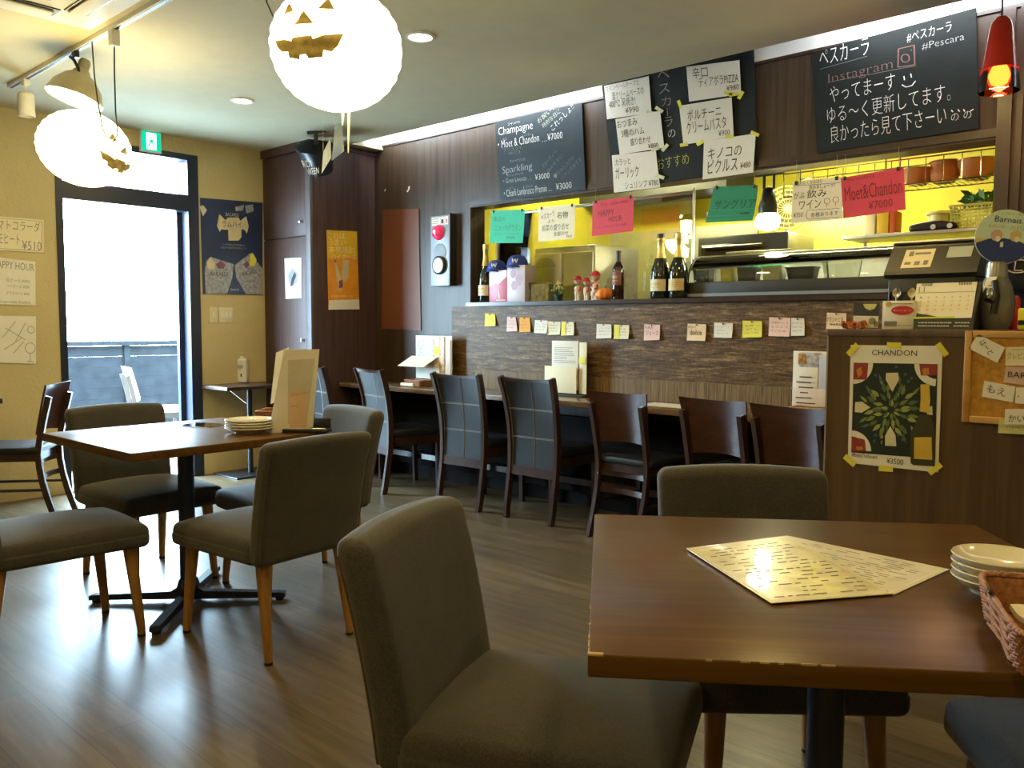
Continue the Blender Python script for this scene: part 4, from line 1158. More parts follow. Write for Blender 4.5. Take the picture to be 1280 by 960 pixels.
db = 2.62; c2 = ORG + ray(421, 62) * db
l2, _ = lantern('large glowing pumpkin lantern with a carved smile at the ceiling centre', c2, 81 / FPX * db, 74 / FPX * db, R(27), R(-1))
for l_, c, col in ((l1, c1, (1, .90, .66)), (l2, c2, (1, .90, .66))):
    pass
def cord(o, pts, r=.0035, nm='cord', mt=None):
    b = MB(); b.tube([Vector(p) - o.location for p in pts], r, 6, mt or M_BLACK); return b.build(nm, o)
pg = Vector((-4.19, 1.745, ZC - .022))
b = MB(); b.rbox(pg - Vector((.022, .02, .075)) - l1.location, pg + Vector((.022, .02, 0)) - l1.location, .004, M_WHITE); b.build('track_plug', l1)
hook = aY(141, 178, 1.745)
cord(l1, [pg - Vector((0, 0, .07)), aY(143, 90, 1.745), aY(144.5, 140, 1.745), aY(147, 168, 1.745), hook])
cord(l1, [aY(115, 52, 1.745), aY(118, 95, 1.745), aY(122, 125, 1.745), aY(128, 160, 1.745), aY(134, 174, 1.745), hook])
cord(l1, [aY(115, 52, 1.745), Vector((aY(115, 52, 1.745).x, 1.745, ZC - .02))], .002, 'hook_wire', M_CHROME)
t2 = c2 + Vector((0, 0, .18))
cord(l2, [Vector((c2.x - .16, c2.y - .02, ZC - .0)), ORG + ray(333, 2) * db, ORG + ray(345, 28) * db, ORG + ray(360, 35) * (db + .05)], .003)
cord(l2, [Vector((c2.x, c2.y, ZC)), c2 + Vector((0, 0, .16))], .003)
for px_, ln, nm in ((436, 56, 'paper_streamer'), (429, 22, 'paper_streamer')):
    b = MB(); p = ORG + ray(px_, 134) * db - l2.location; L = ln / FPX * db
    b.surf(lambda u, v: Vector((p.x - .008 + .016 * u * (1 - v * .7), p.y, p.z - L * v)), 2, 6, M_PAPER, (0, .001, 0)); b.build(nm, l2)
# black lettered bucket lamp and pale flyers in the ceiling corner
bc = aZ(395, 164, ZC)
o = thing('hanging_bucket', 'black lettered bucket hanging from the ceiling at the cupboard corner', 'hanging decoration', bc)
k = (bc - ORG).dot(_f)
pb = lambda x, y, dd=0: ORG + ray(x, y) * (k + dd) - bc
b = MB(); b.tube([pb(384, 166), pb(408, 164)], .012, 8, M_BPLASTIC); b.tube([pb(395, 162), pb(395, 180)], .016, 10, M_BPLASTIC); b.tube([pb(398, 168), pb(411, 164.5)], .006, 8, M_STEEL); b.build('bracket', o)
rim = [pb(368, 186, -.02), pb(371, 178, .1), pb(392, 174, .24), pb(415, 178, .16), pb(417, 188, .0), pb(408, 191, -.16), pb(392, 193, -.20), pb(376, 191, -.14)]
bot = [pb(385, 217, -.02), pb(388, 216, .03), pb(396, 215, .10), pb(412, 212, .08), pb(416, 214, 0), pb(412, 218, -.06), pb(400, 221, -.10), pb(389, 222, -.06)]
vs = [p for p in rim] + [p for p in bot]
b = MB(); b.add(vs, [(i, (i + 1) % 8, 8 + (i + 1) % 8, 8 + i) for i in range(8)] + [tuple(range(8, 16))], mat('black_vinyl', (.012, .016, .030), .3)); b.build('bucket', o, angle=80)
sh = Sheet([pb(374, 194, -.22), pb(402, 196, -.28), pb(400, 218, -.22), pb(386, 222, -.16)])
o_sheets[o.name] = sh
write(o, [('RDI', .0, .24, .50, .54), ('WEEN', .10, .60, .92, .92)], M_CHALK, 'lettering', .004)
for lab, qq, dd in (('pale blue printed flyer hanging beside the black bucket', [(418.5, 161), (427, 145), (430, 189), (414.5, 201)], -.25), ('narrow pale flyer hanging against the black bucket', [(404, 190), (413, 172), (414, 197), (402, 217)], -.32)):
    P = [ORG + ray(x, y) * (k + dd) for x, y in qq]
    o = sheet('hanging_flyer', lab, 'flyer', None, ('Y', 0), mat('pale_blue_print', (.50, .60, .68), .35), 'flyers hanging at the ceiling corner', 0, .0015, 0, None, P)
    write(o, [('季節の', .2, .3, .8, .45), ('カクテル', .15, .5, .9, .65)], M_PAPER)
    top = P[0]; cord(o, [top, Vector((top.x, top.y, ZC))], .0012, 'thread', M_PAPER)
# ceiling cassette air conditioner
ac = thing('air_conditioner', 'white ceiling cassette air conditioner by the track', 'air conditioner', (-4.245, 1.66, ZC - .001))
b = MB(); b.rbox((0, -.95, -.035), (.95, 0, 0), .012, M_WHITE, seg=3); b.build('panel', ac)
b = MB(); b.rbox((.27, -.68, -.042), (.68, -.27, -.034), .004, mat('grille_grey', (.45, .45, .43), .5)); b.build('intake_grille', ac)
for lo, hi in (((.2, -.19, -.040), (.75, -.09, -.034)), ((.2, -.86, -.040), (.75, -.76, -.034)), ((.09, -.75, -.040), (.19, -.2, -.034)), ((.76, -.75, -.040), (.86, -.2, -.034))):
    b = MB(); b.box(lo, hi, M_BPLASTIC); s_ = b.build('air_slot', ac, smooth=False)
    b = MB(); b.rbox((lo[0] + .012, lo[1] + .012, -.050), (hi[0] - .02, hi[1] - .02, -.041), .003, M_WHITE); b.build('louver', s_)
# cove light tubes lying on the ceiling edge
for x0, x1, lab, e in ((-5.45, -3.37, 'long tube light hidden in the ceiling slot above the champagne board', 1), (-1.75, 1.6, 'long tube light in the ceiling slot above the large chalk blackboard', 1)):
    o = thing('cove_light', lab, 'tube light', ((x0 + x1) / 2, YCOVE + .09, ZC + .10), 0, 'tube lights in the ceiling slot')
    L = (x1 - x0) / 2
    b = MB(); b.tube([(-L, 0, 0), (L, 0, 0)], .014, 12, emitter('cove_tube', (.90, .95, 1.0), 9)); b.build('tube', o)
    b = MB(); b.rbox((-L, -.02, -.05), (L, .02, -.016), .003, M_WHITE); b.build('batten', o)
    lamp('cove_lamp', 'AREA', ((x0 + x1) / 2, YCOVE + .10, ZC + .135), 24 * P_COVE * L, (.90, .95, 1.0), 2 * L, (R(60), 0, 0), .02)
# red pendant
pd = Vector((aY(1250, 76, 3.85).x, 3.85, aY(1250, 76, 3.85).z))
kk = (pd - ORG).dot(_f) / FPX
o = thing('pendant_lamp', 'red glass pendant lamp glowing beside the large chalk blackboard', 'pendant lamp', pd)
prof = [(2, 55), (7, 52.5), (11, 47), (13.5, 39), (16, 22), (18.5, 5), (21, -11)]
M_REDG = mat('red_lamp_glass', (.30, .012, .006), .12, emit=.03, ecol=(1, .08, .02), coat=.5)
M_REDL = glass('lit_red_glass', (1, .36, .16), .10)
b = MB(); b.lathe([(r_ * kk, (z) * kk) for r_, z in prof if z >= -12], (0, 0, 0), 28, M_REDG, cap=False); b.build('shade', o, angle=80)
b = MB(); b.lathe([(21 * kk, -10 * kk), (24 * kk, -38 * kk), (22.5 * kk, -38 * kk), (19.5 * kk, -10 * kk)], (0, 0, 0), 28, M_REDL, cap=False); part_label(b.build('lower_shade', o, angle=80), 'glowing lower half of the red shade')
b = MB(); b.lathe([(.001, -33 * kk), (9 * kk, -28 * kk), (13 * kk, -18 * kk), (9 * kk, -8 * kk), (3 * kk, 0)], (0, 0, 0), 18, emitter('pendant_bulb', (1, .75, .40), 9)); b.build('bulb', o)
b = MB(); b.tube([(0, 0, 54 * kk), (0, 0, ZC - pd.z)], .004, 8, M_BLACK); b.build('cord', o)
lamp('pendant_glow', 'POINT', pd + Vector((0, 0, -.15)), 4, (1, .5, .2), .04)

# ============================================================ PASS-THROUGH AND KITCHEN
YS = YB + .075                                     # where the shelf things stand
def dep(p): return (p - ORG).dot(_f)
gp = thing('glass_partition', 'glass partition behind the bottles and caps in the pass-through', 'glass partition', (WX0, YB + .26, WZ0))
xr = aY(867, 300, YB + .26).x - WX0
b = MB(); b.box((.02, -.003, .01), (xr, .003, .665), M_PGL); b.build('pane', gp, smooth=False)
for x, nm in ((.03, 'left_post'), (xr, 'right_post')):
    b = MB(); b.tube([(x, -.005, 0), (x, -.005, .69)], .009, 10, M_STEEL); b.build('post', gp)
b = MB(); b.tube([(.02, -.006, .665), (xr, -.006, .665)], .009, 8, M_STEEL); b.build('top_rail', gp)

def bottle(name, lab, px, base_y, top_y, wpx, kind, group=None, lab_m=None):
    p = aY(px, base_y, YS); p.z = WZ0
    k = dep(p) / FPX; H = (base_y - top_y) * k; r = wpx * k / 2
    o = thing(name, lab, 'bottle', p, 0, group)
    if kind == 'champagne':
        prof = [(.001, .004), (r * .9, 0), (r, .01), (r, H * .36), (r * .93, H * .46), (r * .62, H * .60), (r * .40, H * .70), (r * .32, H * .78), (r * .31, H * .9), (r * .38, H * .91), (r * .38, H * .93)]
        b = MB(); b.lathe(prof, (0, 0, 0), 26, M_DARKBOTTLE); b.build('glass_body', o, angle=70)
        b = MB(); b.lathe([(r * .58, H * .625), (r * .44, H * .69), (r * .36, H * .78), (r * .35, H * .89), (r * .42, H * .90), (r * .42, H * .935), (r * .33, H * .94)], (0, 0, 0), 26, M_FOIL, cap=False); b.build('foil', o, angle=70)
        b = MB(); b.lathe([(r * .40, H * .935), (r * .41, H * .985), (r * .3, H), (.001, H)], (0, 0, 0), 18, M_BPLASTIC if lab_m is None else M_FOIL); b.build('cork_cap', o)
        la, lb = .12, .30
    else:
        prof = [(.001, .004), (r * .92, 0), (r, .01), (r, H * .60), (r * .92, H * .67), (r * .55, H * .74), (r * .40, H * .78), (r * .38, H * .99)]
        b = MB(); b.lathe(prof, (0, 0, 0), 26, M_WINE); b.build('glass_body', o, angle=70)
        b = MB(); b.lathe([(r * .42, H * .78), (r * .43, H), (.001, H * 1.002)], (0, 0, 0), 18, M_BPLASTIC, cap=False); b.build('capsule', o)
        la, lb = .30, .58
    ang = [math.pi * 1.5 - 1.15 + 2.3 * i / 12 for i in range(13)]
    b = MB(); b.add([(r * 1.012 * math.cos(a), r * 1.012 * math.sin(a), H * z) for z in (la, lb) for a in ang], [(i, i + 1, 14 + i, 13 + i) for i in range(12)], lab_m or M_LABEL); lb_ = b.build('label', o)
    b = MB()
    for z in (.3, .5, .62): b.add([(r * 1.02 * math.cos(a), r * 1.02 * math.sin(a), H * (la + (lb - la) * (z + dz))) for dz in (0, .06) for a in ang[3:10]], [(i, i + 1, 8 + i, 7 + i) for i in range(6)], M_GOLD)
    b.build('printed_line', lb_)
    return o
bottle('champagne_bottle', 'champagne bottle at the dark end of the pass-through, beside the wine gift boxes', 607, 379, 306, 18, 'champagne', None, M_CREAM)
bottle('wine_bottle', 'dark red wine bottle standing behind the small pumpkin', 772.5, 375, 314, 15, 'wine', None, mat('wine_label', (.25, .10, .10), .6))
bottle('champagne_bottle', 'champagne bottle with black cap, first of the pair by the showcase', 825, 374, 293, 24, 'champagne')
bottle('champagne_bottle', 'champagne bottle with gold neck, touching the glass showcase', 847.5, 374, 292, 24, 'champagne', None, mat('gold_label', (.66, .50, .22), .5))

def boxthing(name, lab, cat, x0, y0, x1, y1, Y, z, depth, mt, group=None, rz=0):
    p0, p1 = aY(x0, y1, Y), aY(x1, y1, Y); k = dep(p0) / FPX
    w = abs(p1.x - p0.x); h = (y1 - y0) * k
    o = thing(name, lab, cat, ((p0.x + p1.x) / 2, Y, z), rz, group)
    b = MB(); b.rbox((-w / 2, 0, 0), (w / 2, depth, h), .0015, mt); b.build('carton', o)
    return o, w, h
o, w, h = boxthing('gift_box', 'red and white printed box with a blue cap on it', 'box', 611.5, 338.5, 633.5, 378, YS - .03, WZ0, .10, mat('box_red', (.55, .09, .14), .4))
b = MB(); b.add([(-w / 2 + .002, -.0008, h - .002), (w / 2 - .002, -.0008, h - .002), (w / 2 - .002, -.0008, h * .80), (0, -.0008, h * .55), (-w * .12, -.0008, h * .62), (-w / 2 + .002, -.0008, h * .48)], [tuple(range(6))], mat('box_pale', (.75, .68, .70), .4)); b.build('printed_field', o)
b = MB(); b.add([(x * w, -.0012, z * h) for x, z in ((.0, .12), (.12, .12), (.07, .42), (.04, .42))], [(0, 1, 2, 3)], M_PAPER); b.box((-.1 * w, -.0014, .05 * h), (.42 * w, -.0008, .09 * h), M_PAPER); b.build('lettering', o)
o, w, h = boxthing('gift_box', 'pale printed box with a blue cap on it', 'box', 633.8, 333, 656, 378, YS - .035, WZ0, .12, mat('box_lilac', (.55, .46, .50), .4))
b = MB()
for cx, cz, r_ in ((-.15, .78, .16), (.18, .62, .2), (-.1, .45, .17)): b.add([(w * (cx + r_ * math.cos(t * .63)), -.0008, h * (cz + r_ * .8 * math.sin(t * .63))) for t in range(10)], [tuple(range(10))], mat('box_print', (.36, .16, .20), .4))
b.build('printed_shape', o)
def cap(lab, x, y, wpx):
    p = aY(x, y, YS + .03); k = dep(p) / FPX; r = wpx * k / 2
    o = thing('baseball_cap', lab, 'cap', p, R(25), 'blue caps on the wine boxes')
    b = MB(); b.surf(lambda u, v: (r * math.cos(2 * math.pi * u) * math.cos(v * math.pi / 2) ** .7, r * math.sin(2 * math.pi * u) * math.cos(v * math.pi / 2) ** .7, r * 1.05 * math.sin(v * math.pi / 2)), 24, 10, M_BLUE); b.build('crown', o, angle=70)
    b = MB(); b.surf(lambda u, v: (r * (-.92 + 1.84 * u), -(r * .55 + (.75 * r * v) * math.sin(math.pi * u) + r * .42 * math.sin(math.pi * u)), .006 - .020 * v), 14, 4, M_BLUE, (0, 0, .004)); b.build('brim', o, angle=60)
    b = MB()
    for a, d in (((-.25, .62), (-.18, .30)), ((-.18, .30), (.0, .58)), ((.0, .58), (.16, .28)), ((.16, .28), (.25, .62))):
        f = lambda q: (r * 1.0 * q[0], -r * 1.02 * math.sqrt(max(.05, 1 - q[0] ** 2 - q[1] ** 2 * .8)), r * 1.05 * q[1])
        b.tube([f(a), f(d)], r * .05, 6, M_WHITE)
    b.build('embroidered_mark', o)
    b = MB(); b.lathe([(.001, r * 1.07), (r * .08, r * 1.06), (r * .09, r * 1.03)], (0, 0, 0), 10, M_BLUE); b.build('button', o)
cap('dark blue cap on the red printed box', 621, 338.3, 25)
cap('dark blue cap on the pale printed box', 647, 333, 27)
p = aY(672, 376, YS); p.z = WZ0; k = dep(p) / FPX
o = thing('display_case', 'clear plastic case of pale pictures beside the gift boxes', 'case', p)
w, h = 31 * k, 24 * k
b = MB(); b.box((-w / 2, 0, 0), (w / 2, .07, h), M_PLASTIC); b.build('clear_cover', o, smooth=False)
b = MB(); b.box((-w / 2 + .005, .02, .002), (w / 2 - .005, .03, h - .01), mat('case_print', (.62, .64, .42), .5, var=.6, scale=28)); b.build('picture_card', o, smooth=False)
p = aY(698, 377, YS); p.z = WZ0
o = thing('flower_pot', 'small pot of yellow flowers with dark leaves in the pass-through', 'plant', p)
b = MB(); b.lathe([(.020, 0), (.030, .03), (.033, .045)], (0, 0, 0), 16, mat('pot_green', (.02, .06, .04), .3)); b.build('pot', o)
rnd = random.Random(4); b1, b2 = MB(), MB()
for i in range(60):
    a, e, rr = rnd.uniform(0, 6.28), rnd.uniform(.1, 1.5), rnd.uniform(.03, .05)
    c = Vector((rr * math.cos(a) * math.cos(e) * 1.1, rr * math.sin(a) * math.cos(e), .045 + rr * math.sin(e) * 1.5))
    if i % 2: b1.add([c + Vector((rnd.uniform(-.012, .012), rnd.uniform(-.006, .006), rnd.uniform(-.012, .012))) for _ in range(4)], [(0, 1, 2), (0, 2, 3), (1, 2, 3)], M_GREENLEAF)
    else: b2.lathe([(.001, -.006), (.008, 0), (.001, .006)], c + Vector((0, 0, .022)), 6, mat('flower_yellow', (.75, .65, .22), .6))
b1.build('leaves', o)['kind'] = 'stuff'; b2.build('flower_petals', o)['kind'] = 'stuff'
M_UNI = mat('uniform_cream', (.70, .58, .42), .6)
def figurine(lab, x, y_head, r_px, y_base):
    p = aY(x, y_base, YS); p.z = WZ0; k = dep(p) / FPX
    H = (y_base - y_head) * k; r = r_px * k
    o = thing('figurine', lab, 'figurine', p, R(random.Random(x).uniform(-20, 20)), 'red-capped bobblehead figurines')
    b = MB(); b.lathe([(.001, 0), (r * .9, 0), (r * .9, .006), (.001, .006)], (0, 0, 0), 14, M_WHITE); b.build('stand', o)
    b = MB()
    for s in (-1, 1):
        b.tube([(s * r * .35, 0, .006), (s * r * .32, 0, H * .38)], [r * .34, r * .40], 10, M_UNI)
    b.tube([(0, 0, H * .33), (0, 0, H * .5), (0, 0, H * .66), (0, 0, H * .74)], [r * .78, r * .80, r * .82, r * .3], 14, M_UNI)
    for s in (-1, 1): b.tube([(s * r * .6, 0, H * .66), (s * r * .95, -r * .3, H * .5), (s * r * .6, -r * .7, H * .48)], [r * .24, r * .2, r * .15], 8, M_RED)
    b.build('body', o, angle=70)
    b = MB(); b.lathe([(.001, -r), (r * .7, -r * .7), (r, 0), (r * .7, r * .7), (.001, r)], (0, 0, H), 16, M_SKIN); b.build('head', o, angle=80)
    b = MB(); b.lathe([(r * 1.04, .0), (r * .9, r * .6), (r * .5, r * .98), (.001, r * 1.1)], (0, 0, H + r * .1), 16, M_RED, cap=False)
    b.surf(lambda u, v: (r * (-.8 + 1.6 * u), -r * (.6 + .9 * v * math.sin(math.pi * u) + .4 * math.sin(math.pi * u)), H + r * .12), 8, 3, M_RED, (0, 0, .002)); b.build('cap', o, angle=70)
    b = MB()
    for s in (-1, 1): b.lathe([(.001, 0), (r * .12, .001), (.001, .002)], (0, 0, 0), 8, M_INK, Matrix.Translation((s * r * .35, -r * .93, H)) @ RX)
    b.build('eye', o)
    return o
figurine('small red-capped figurine nearest the yellow flowers', 722, 350, 5.2, 375.5)
figurine('small red-capped figurine second from the yellow flowers', 733, 351.5, 4.8, 375)
figurine('tallest red-capped figurine, in front of the glass', 744.5, 344.5, 6, 374.5)
figurine('small red-capped figurine beside the pumpkin', 742, 358.5, 4.6, 376)
p = aY(756, 375, YS - .03); p.z = WZ0
o = thing('pumpkin', 'small orange toy pumpkin at the foot of the wine bottle', 'pumpkin', p)
b = MB(); b.surf(lambda u, v: (.056 * (1 + .06 * math.cos(16 * math.pi * u)) * math.cos(2 * math.pi * u) * math.sin(math.pi * (.02 + .96 * v)), .056 * (1 + .06 * math.cos(16 * math.pi * u)) * math.sin(2 * math.pi * u) * math.sin(math.pi * (.02 + .96 * v)), .040 - .040 * math.cos(math.pi * v)), 48, 12, M_PUMP); b.build('body', o, angle=80)
b = MB(); b.tube([(0, 0, .072), (.004, 0, .088), (.012, 0, .095)], [.008, .006, .005], 8, M_GREENLEAF); b.build('stem', o)

# ---- refrigerated glass showcase on the ledge
SY = YB + .10
x0 = aY(858, 360, SY).x; x1 = WX1 - .02
zb = aY(900, 352, SY).z
zt = aY(960, 317, SY + .16).z
sc = thing('glass_showcase', 'long refrigerated showcase with curved glass on the ledge', 'showcase', (x0, SY, WZ0))
Ls, hb, ht = x1 - x0, zb - WZ0, zt - WZ0
b = MB(); b.rbox((0, 0, .0), (Ls, .38, hb), .004, M_BPLASTIC); b.box((.002, -.006, .012), (Ls - .002, .0, .030), M_GREY); b.build('base', sc)
def prof(t): a = t * math.pi / 2; return (.012 + .15 * (1 - math.cos(a)) , hb + (ht - hb) * math.sin(a))
b = MB(); b.surf(lambda u, v: (.004 + (Ls - .008) * u, prof(v)[0], prof(v)[1]), 4, 14, M_SGLASS, (0, .004, 0)); b.build('curved_glass', sc, angle=80)
b = MB(); pts = [prof(i / 14) for i in range(15)]
b.add([(.004, y, z) for y, z in pts] + [(.004, .35, ht), (.004, .35, hb)], [tuple(range(17))], M_SGLASS); b.build('end_glass', sc, smooth=False)
b = MB(); b.tube([(.004, y, z) for y, z in pts] + [(.004, .35, ht)], .006, 8, M_BPLASTIC); b.build('end_trim', sc)
b = MB(); b.rbox((0, .15, ht - .012), (Ls, .38, ht + .006), .004, M_STEEL); b.tube([(0, .155, ht - .002), (Ls, .155, ht - .002)], .008, 12, M_STEEL); b.build('top_plate', sc)
b = MB(); b.box((0, .36, hb), (Ls * .98, .372, ht - .012), mat('showcase_back', (.50, .50, .36), .4)); b.build('sliding_door', sc, smooth=False)
lamp('showcase_lamp', 'AREA', (x0 + Ls / 2, SY + .24, WZ0 + ht - .02), 4.0, (1, .95, .75), Ls * .95, (0, 0, 0), .02)
rnd = random.Random(8)
for i, (px, wpx, hpx, mt, lab) in enumerate(((880, 22, 26, M_BPLASTIC, 'dark container at the rounded end inside the glass showcase'), (911, 17, 27, M_YWALL, 'yellow container inside the glass showcase'), (936, 26, 24, M_BPLASTIC, 'black tub inside the glass showcase under the bulb lamp'),
        (968, 26, 18, mat('tub_pale', (.48, .48, .36), .4), 'pale tub inside the glass showcase'), (1003, 36, 15, M_BPLASTIC, 'wide black tray inside the glass showcase'), (1052, 44, 24, M_PLASTIC, 'clear stacked cups inside the glass showcase'))):
    p = aY(px, 352, SY + .2); k = dep(p) / FPX
    o = thing('food_tub', lab, 'container', (p.x, SY + .20, WZ0 + hb + .001))
    w = wpx * k / 2; h = min(hpx * k, (ht - hb) * .70)
    b = MB(); b.surf(lambda u, v: ((w * (.85 + .15 * v)) * max(-1, min(1, 1.3 * math.cos(2 * math.pi * u))), .05 * (.85 + .15 * v) * max(-1, min(1, 1.3 * math.sin(2 * math.pi * u))), h * v), 28, 3, mt); b.build('tub', o, angle=60)
    b = MB(); b.rbox((-w * 1.03, -.053, h), (w * 1.03, .053, h + .008), .003, mt); b.build('lid', o)
o = thing('cutting_board', 'pale board lying on the glass showcase', 'board', (aY(955, 313, SY + .26).x, SY + .26, WZ0 + ht + .007), R(4))
b = MB(); b.rbox((-.20, -.10, 0), (.20, .09, .016), .005, mat('board_pale', (.60, .55, .34), .6)); b.build('slab', o)
b = MB(); b.rbox((.20, -.03, .002), (.27, .03, .014), .005, mat('board_pale', (.60, .55, .34), .6)); b.build('handle', o)

# ---- hanging bulb lamp, wall fan, oven, shelf
lp = aY(960, 262, YB + .30)
k = dep(lp) / FPX
o = thing('bulb_lamp', 'black lamp with a bare glowing bulb in front of the yellow fan', 'lamp', lp)
b = MB(); b.rbox((-18 * k, -.02, 42 * k), (20 * k, .02, 50 * k), .004, M_BLACK); b.rbox((-.02, -.152, 44 * k), (.02, .0, 52 * k), .003, M_BLACK); b.build('mount', o)
b = MB(); b.tube([(-6 * k, 0, 44 * k), (-6 * k, 0, 14 * k)], .009, 8, M_BLACK); b.tube([(7 * k, 0, 44 * k), (7 * k, 0, 26 * k)], .008, 8, M_BLACK); b.build('arm', o)
b = MB(); b.lathe([(.001, 28 * k), (7 * k, 26 * k), (9 * k, 14 * k), (12 * k, 2 * k), (11 * k, -6 * k), (.001, -7 * k)], (0, 0, 0), 20, M_BLACK); b.build('socket', o, angle=70)
b = MB(); b.lathe([(10 * k, -4 * k), (14 * k, -9 * k), (15.5 * k, -16 * k), (11 * k, -24 * k), (.001, -27 * k)], (0, 0, 0), 24, emitter('kitchen_bulb', (1, .93, .62), 14)); b.build('bulb', o, angle=80)
lamp('kitchen_bulb_lamp', 'POINT', lp + Vector((0, .05, -36 * k)), 18 * P_KITCHEN, (1, .92, .50), .05)
sl_ = aY(1050, 258, KY - .05)
o = thing('wall_fill_tube', 'added fill tube hidden behind the cream wine sheet to brighten the yellow kitchen wall', 'tube light', sl_)  # added tube, hidden behind the cream sheet, to brighten the wall
b = MB(); b.tube([(-.28, -.012, -.02), (.28, -.012, -.02)], .014, 10, emitter('wall_fill_glow', (1, .96, .72), 10)); b.build('tube', o)
b = MB(); b.rbox((-.31, -.01, -.004), (.31, .045, .03), .004, M_WHITE); b.build('batten', o)
lamp('wall_fill_lamp', 'AREA', sl_ + Vector((0, -.03, -.045)), 16 * P_KITCHEN, (1, .95, .60), .55, (R(-15), 0, 0), .03)  # area lamp of the added tube, washes the wall below it
lamp('kitchen_fill_lamp', 'AREA', (-4.0, 5.25, 2.58), 45 * P_KITCHEN, (1, .95, .48), .7, (R(38), 0, 0), .2)  # added unseen lamp aimed at the back wall to brighten its yellow band
lamp('kitchen_fill_lamp', 'AREA', (-2.3, 5.5, 2.58), 40 * P_KITCHEN, (1, .95, .48), 1.2, (0, 0, 0), .2)  # added unseen lamp filling the kitchen from above, no fixture
M_FAN = mat('fan_yellow', (.86, .82, .46), .4)
fy = KY - .26
fp = aY(984, 262, fy); k = dep(fp) / FPX
o = thing('kitchen_fan', 'pale yellow round fan behind the bare bulb lamp in the kitchen', 'fan', fp, R(25))
rf = 29 * k
b = MB()
for r_ in (rf, rf * .82, rf * .62, rf * .42): b.tube([(r_ * math.cos(t * math.pi / 16), -.05 * (1 - (r_ / rf) ** 2), r_ * math.sin(t * math.pi / 16)) for t in range(32)], .006, 6, M_FAN, True)
for t in range(20):
    a = t * math.pi / 10; b.tube([(rf * .15 * math.cos(a), -.05, rf * .15 * math.sin(a)), (rf * .62 * math.cos(a + .1), -.035, rf * .62 * math.sin(a + .1)), (rf * math.cos(a + .2), 0, rf * math.sin(a + .2))], .0022, 5, M_FAN)
b.build('guard_grille', o)
for j in range(4):
    Mb = Matrix.Rotation(j * math.pi / 2, 4, 'Y')
    b = MB(); b.surf(lambda u, v: (rf * (.16 + .68 * u), .01 + .03 * v, rf * (.12 + .25 * math.sin(math.pi * u)) * (v * 2 - 1)), 8, 3, mat('fan_blade', (.20, .18, .06), .35), (0, .003, 0), Mb); b.build('blade', o, angle=60)
b = MB(); b.lathe([(.001, -.055), (rf * .16, -.05), (rf * .16, .06), (rf * .24, .07), (rf * .22, .14), (.001, .15)], (0, 0, 0), 20, M_FAN, Matrix.Rotation(R(-90), 4, 'X')); b.build('motor', o)
b = MB(); b.tube([(0, .13, 0), (0, .17, -.05), (.0, .19, -.24)], .018, 10, M_FAN); b.rbox((-.04, .15, -.34), (.04, .24, -.20), .006, M_FAN); b.build('wall_mount', o)
oy = 5.85
pa, pb_ = aY(872, 335, oy), aY(985, 289, oy)
o = thing('oven', 'black oven in the kitchen behind the showcase', 'oven', ((pa.x + pb_.x) / 2, oy, pa.z - .3))
w = (pb_.x - pa.x) / 2; h = pb_.z - pa.z + .3
b = MB(); b.rbox((-w, 0, 0), (w, .46, h), .008, M_BLACK); b.build('body', o)
b = MB(); b.rbox((-w + .03, -.015, .05), (w * .55, 0, h - .06), .006, mat('oven_glass', (.02, .015, .01), .08, coat=.5)); d_ = b.build('door', o)
b = MB(); b.tube([(-w + .06, -.03, h - .08), (w * .5, -.03, h - .08)], .008, 8, M_STEEL); b.build('handle', d_)
for z in (.3, .5, .7):
    b = MB(); b.lathe([(.022, 0), (.020, .02), (.001, .022)], (0, 0, 0), 16, M_STEEL, Matrix.Translation((w * .78, 0, h * z)) @ RX); b.build('knob', o)
b = MB(); b.box((-.75, -.05, -.03), (.75, .47, 0), M_STAINLESS)
tb = tag(b.build('work_table', loc=o.location.copy(), smooth=False), 'stainless work table carrying the black oven', 'table')
for sx in (-.72, .72):
    for sy in (0, .45):
        b = MB(); b.tube([(sx, sy, -.03), (sx, sy, -o.location.z)], .02, 8, M_STAINLESS); b.build('leg', tb)
fy2 = 5.1
pa, pb_ = aY(668, 372, fy2), aY(744, 305, fy2)
o = thing('kitchen_fridge', 'pale steel refrigerator seen through the glass behind the figurines', 'refrigerator', ((pa.x + pb_.x) / 2, fy2, 0))
w = (pb_.x - pa.x) / 2
b = MB(); b.rbox((-w, 0, .05), (w, .58, pb_.z), .01, M_STAINLESS); b.build('body', o)
for s in (-1, 1):
    b = MB(); b.rbox((min(s * w * .97, s * .01), -.02, .12), (max(s * w * .97, s * .01), 0, pb_.z - .05), .006, M_STAINLESS); d_ = b.build('door', o)
    b = MB(); b.tube([(s * .05, -.045, .8), (s * .05, -.045, 1.2)], .009, 8, M_STEEL); b.build('handle', d_)
o = thing('wall_tube_light', 'short white tube light on the yellow kitchen wall behind the dark green sheet', 'tube light', aY(903, 266, KY - .03))
b = MB(); b.tube([(-.12, 0, 0), (.12, 0, 0)], .022, 12, emitter('kitchen_tube', (1, .97, .8), 6)); b.build('tube', o)
b = MB(); b.rbox((-.15, .0, -.02), (.15, .028, .02), .004, M_WHITE); b.build('batten', o)
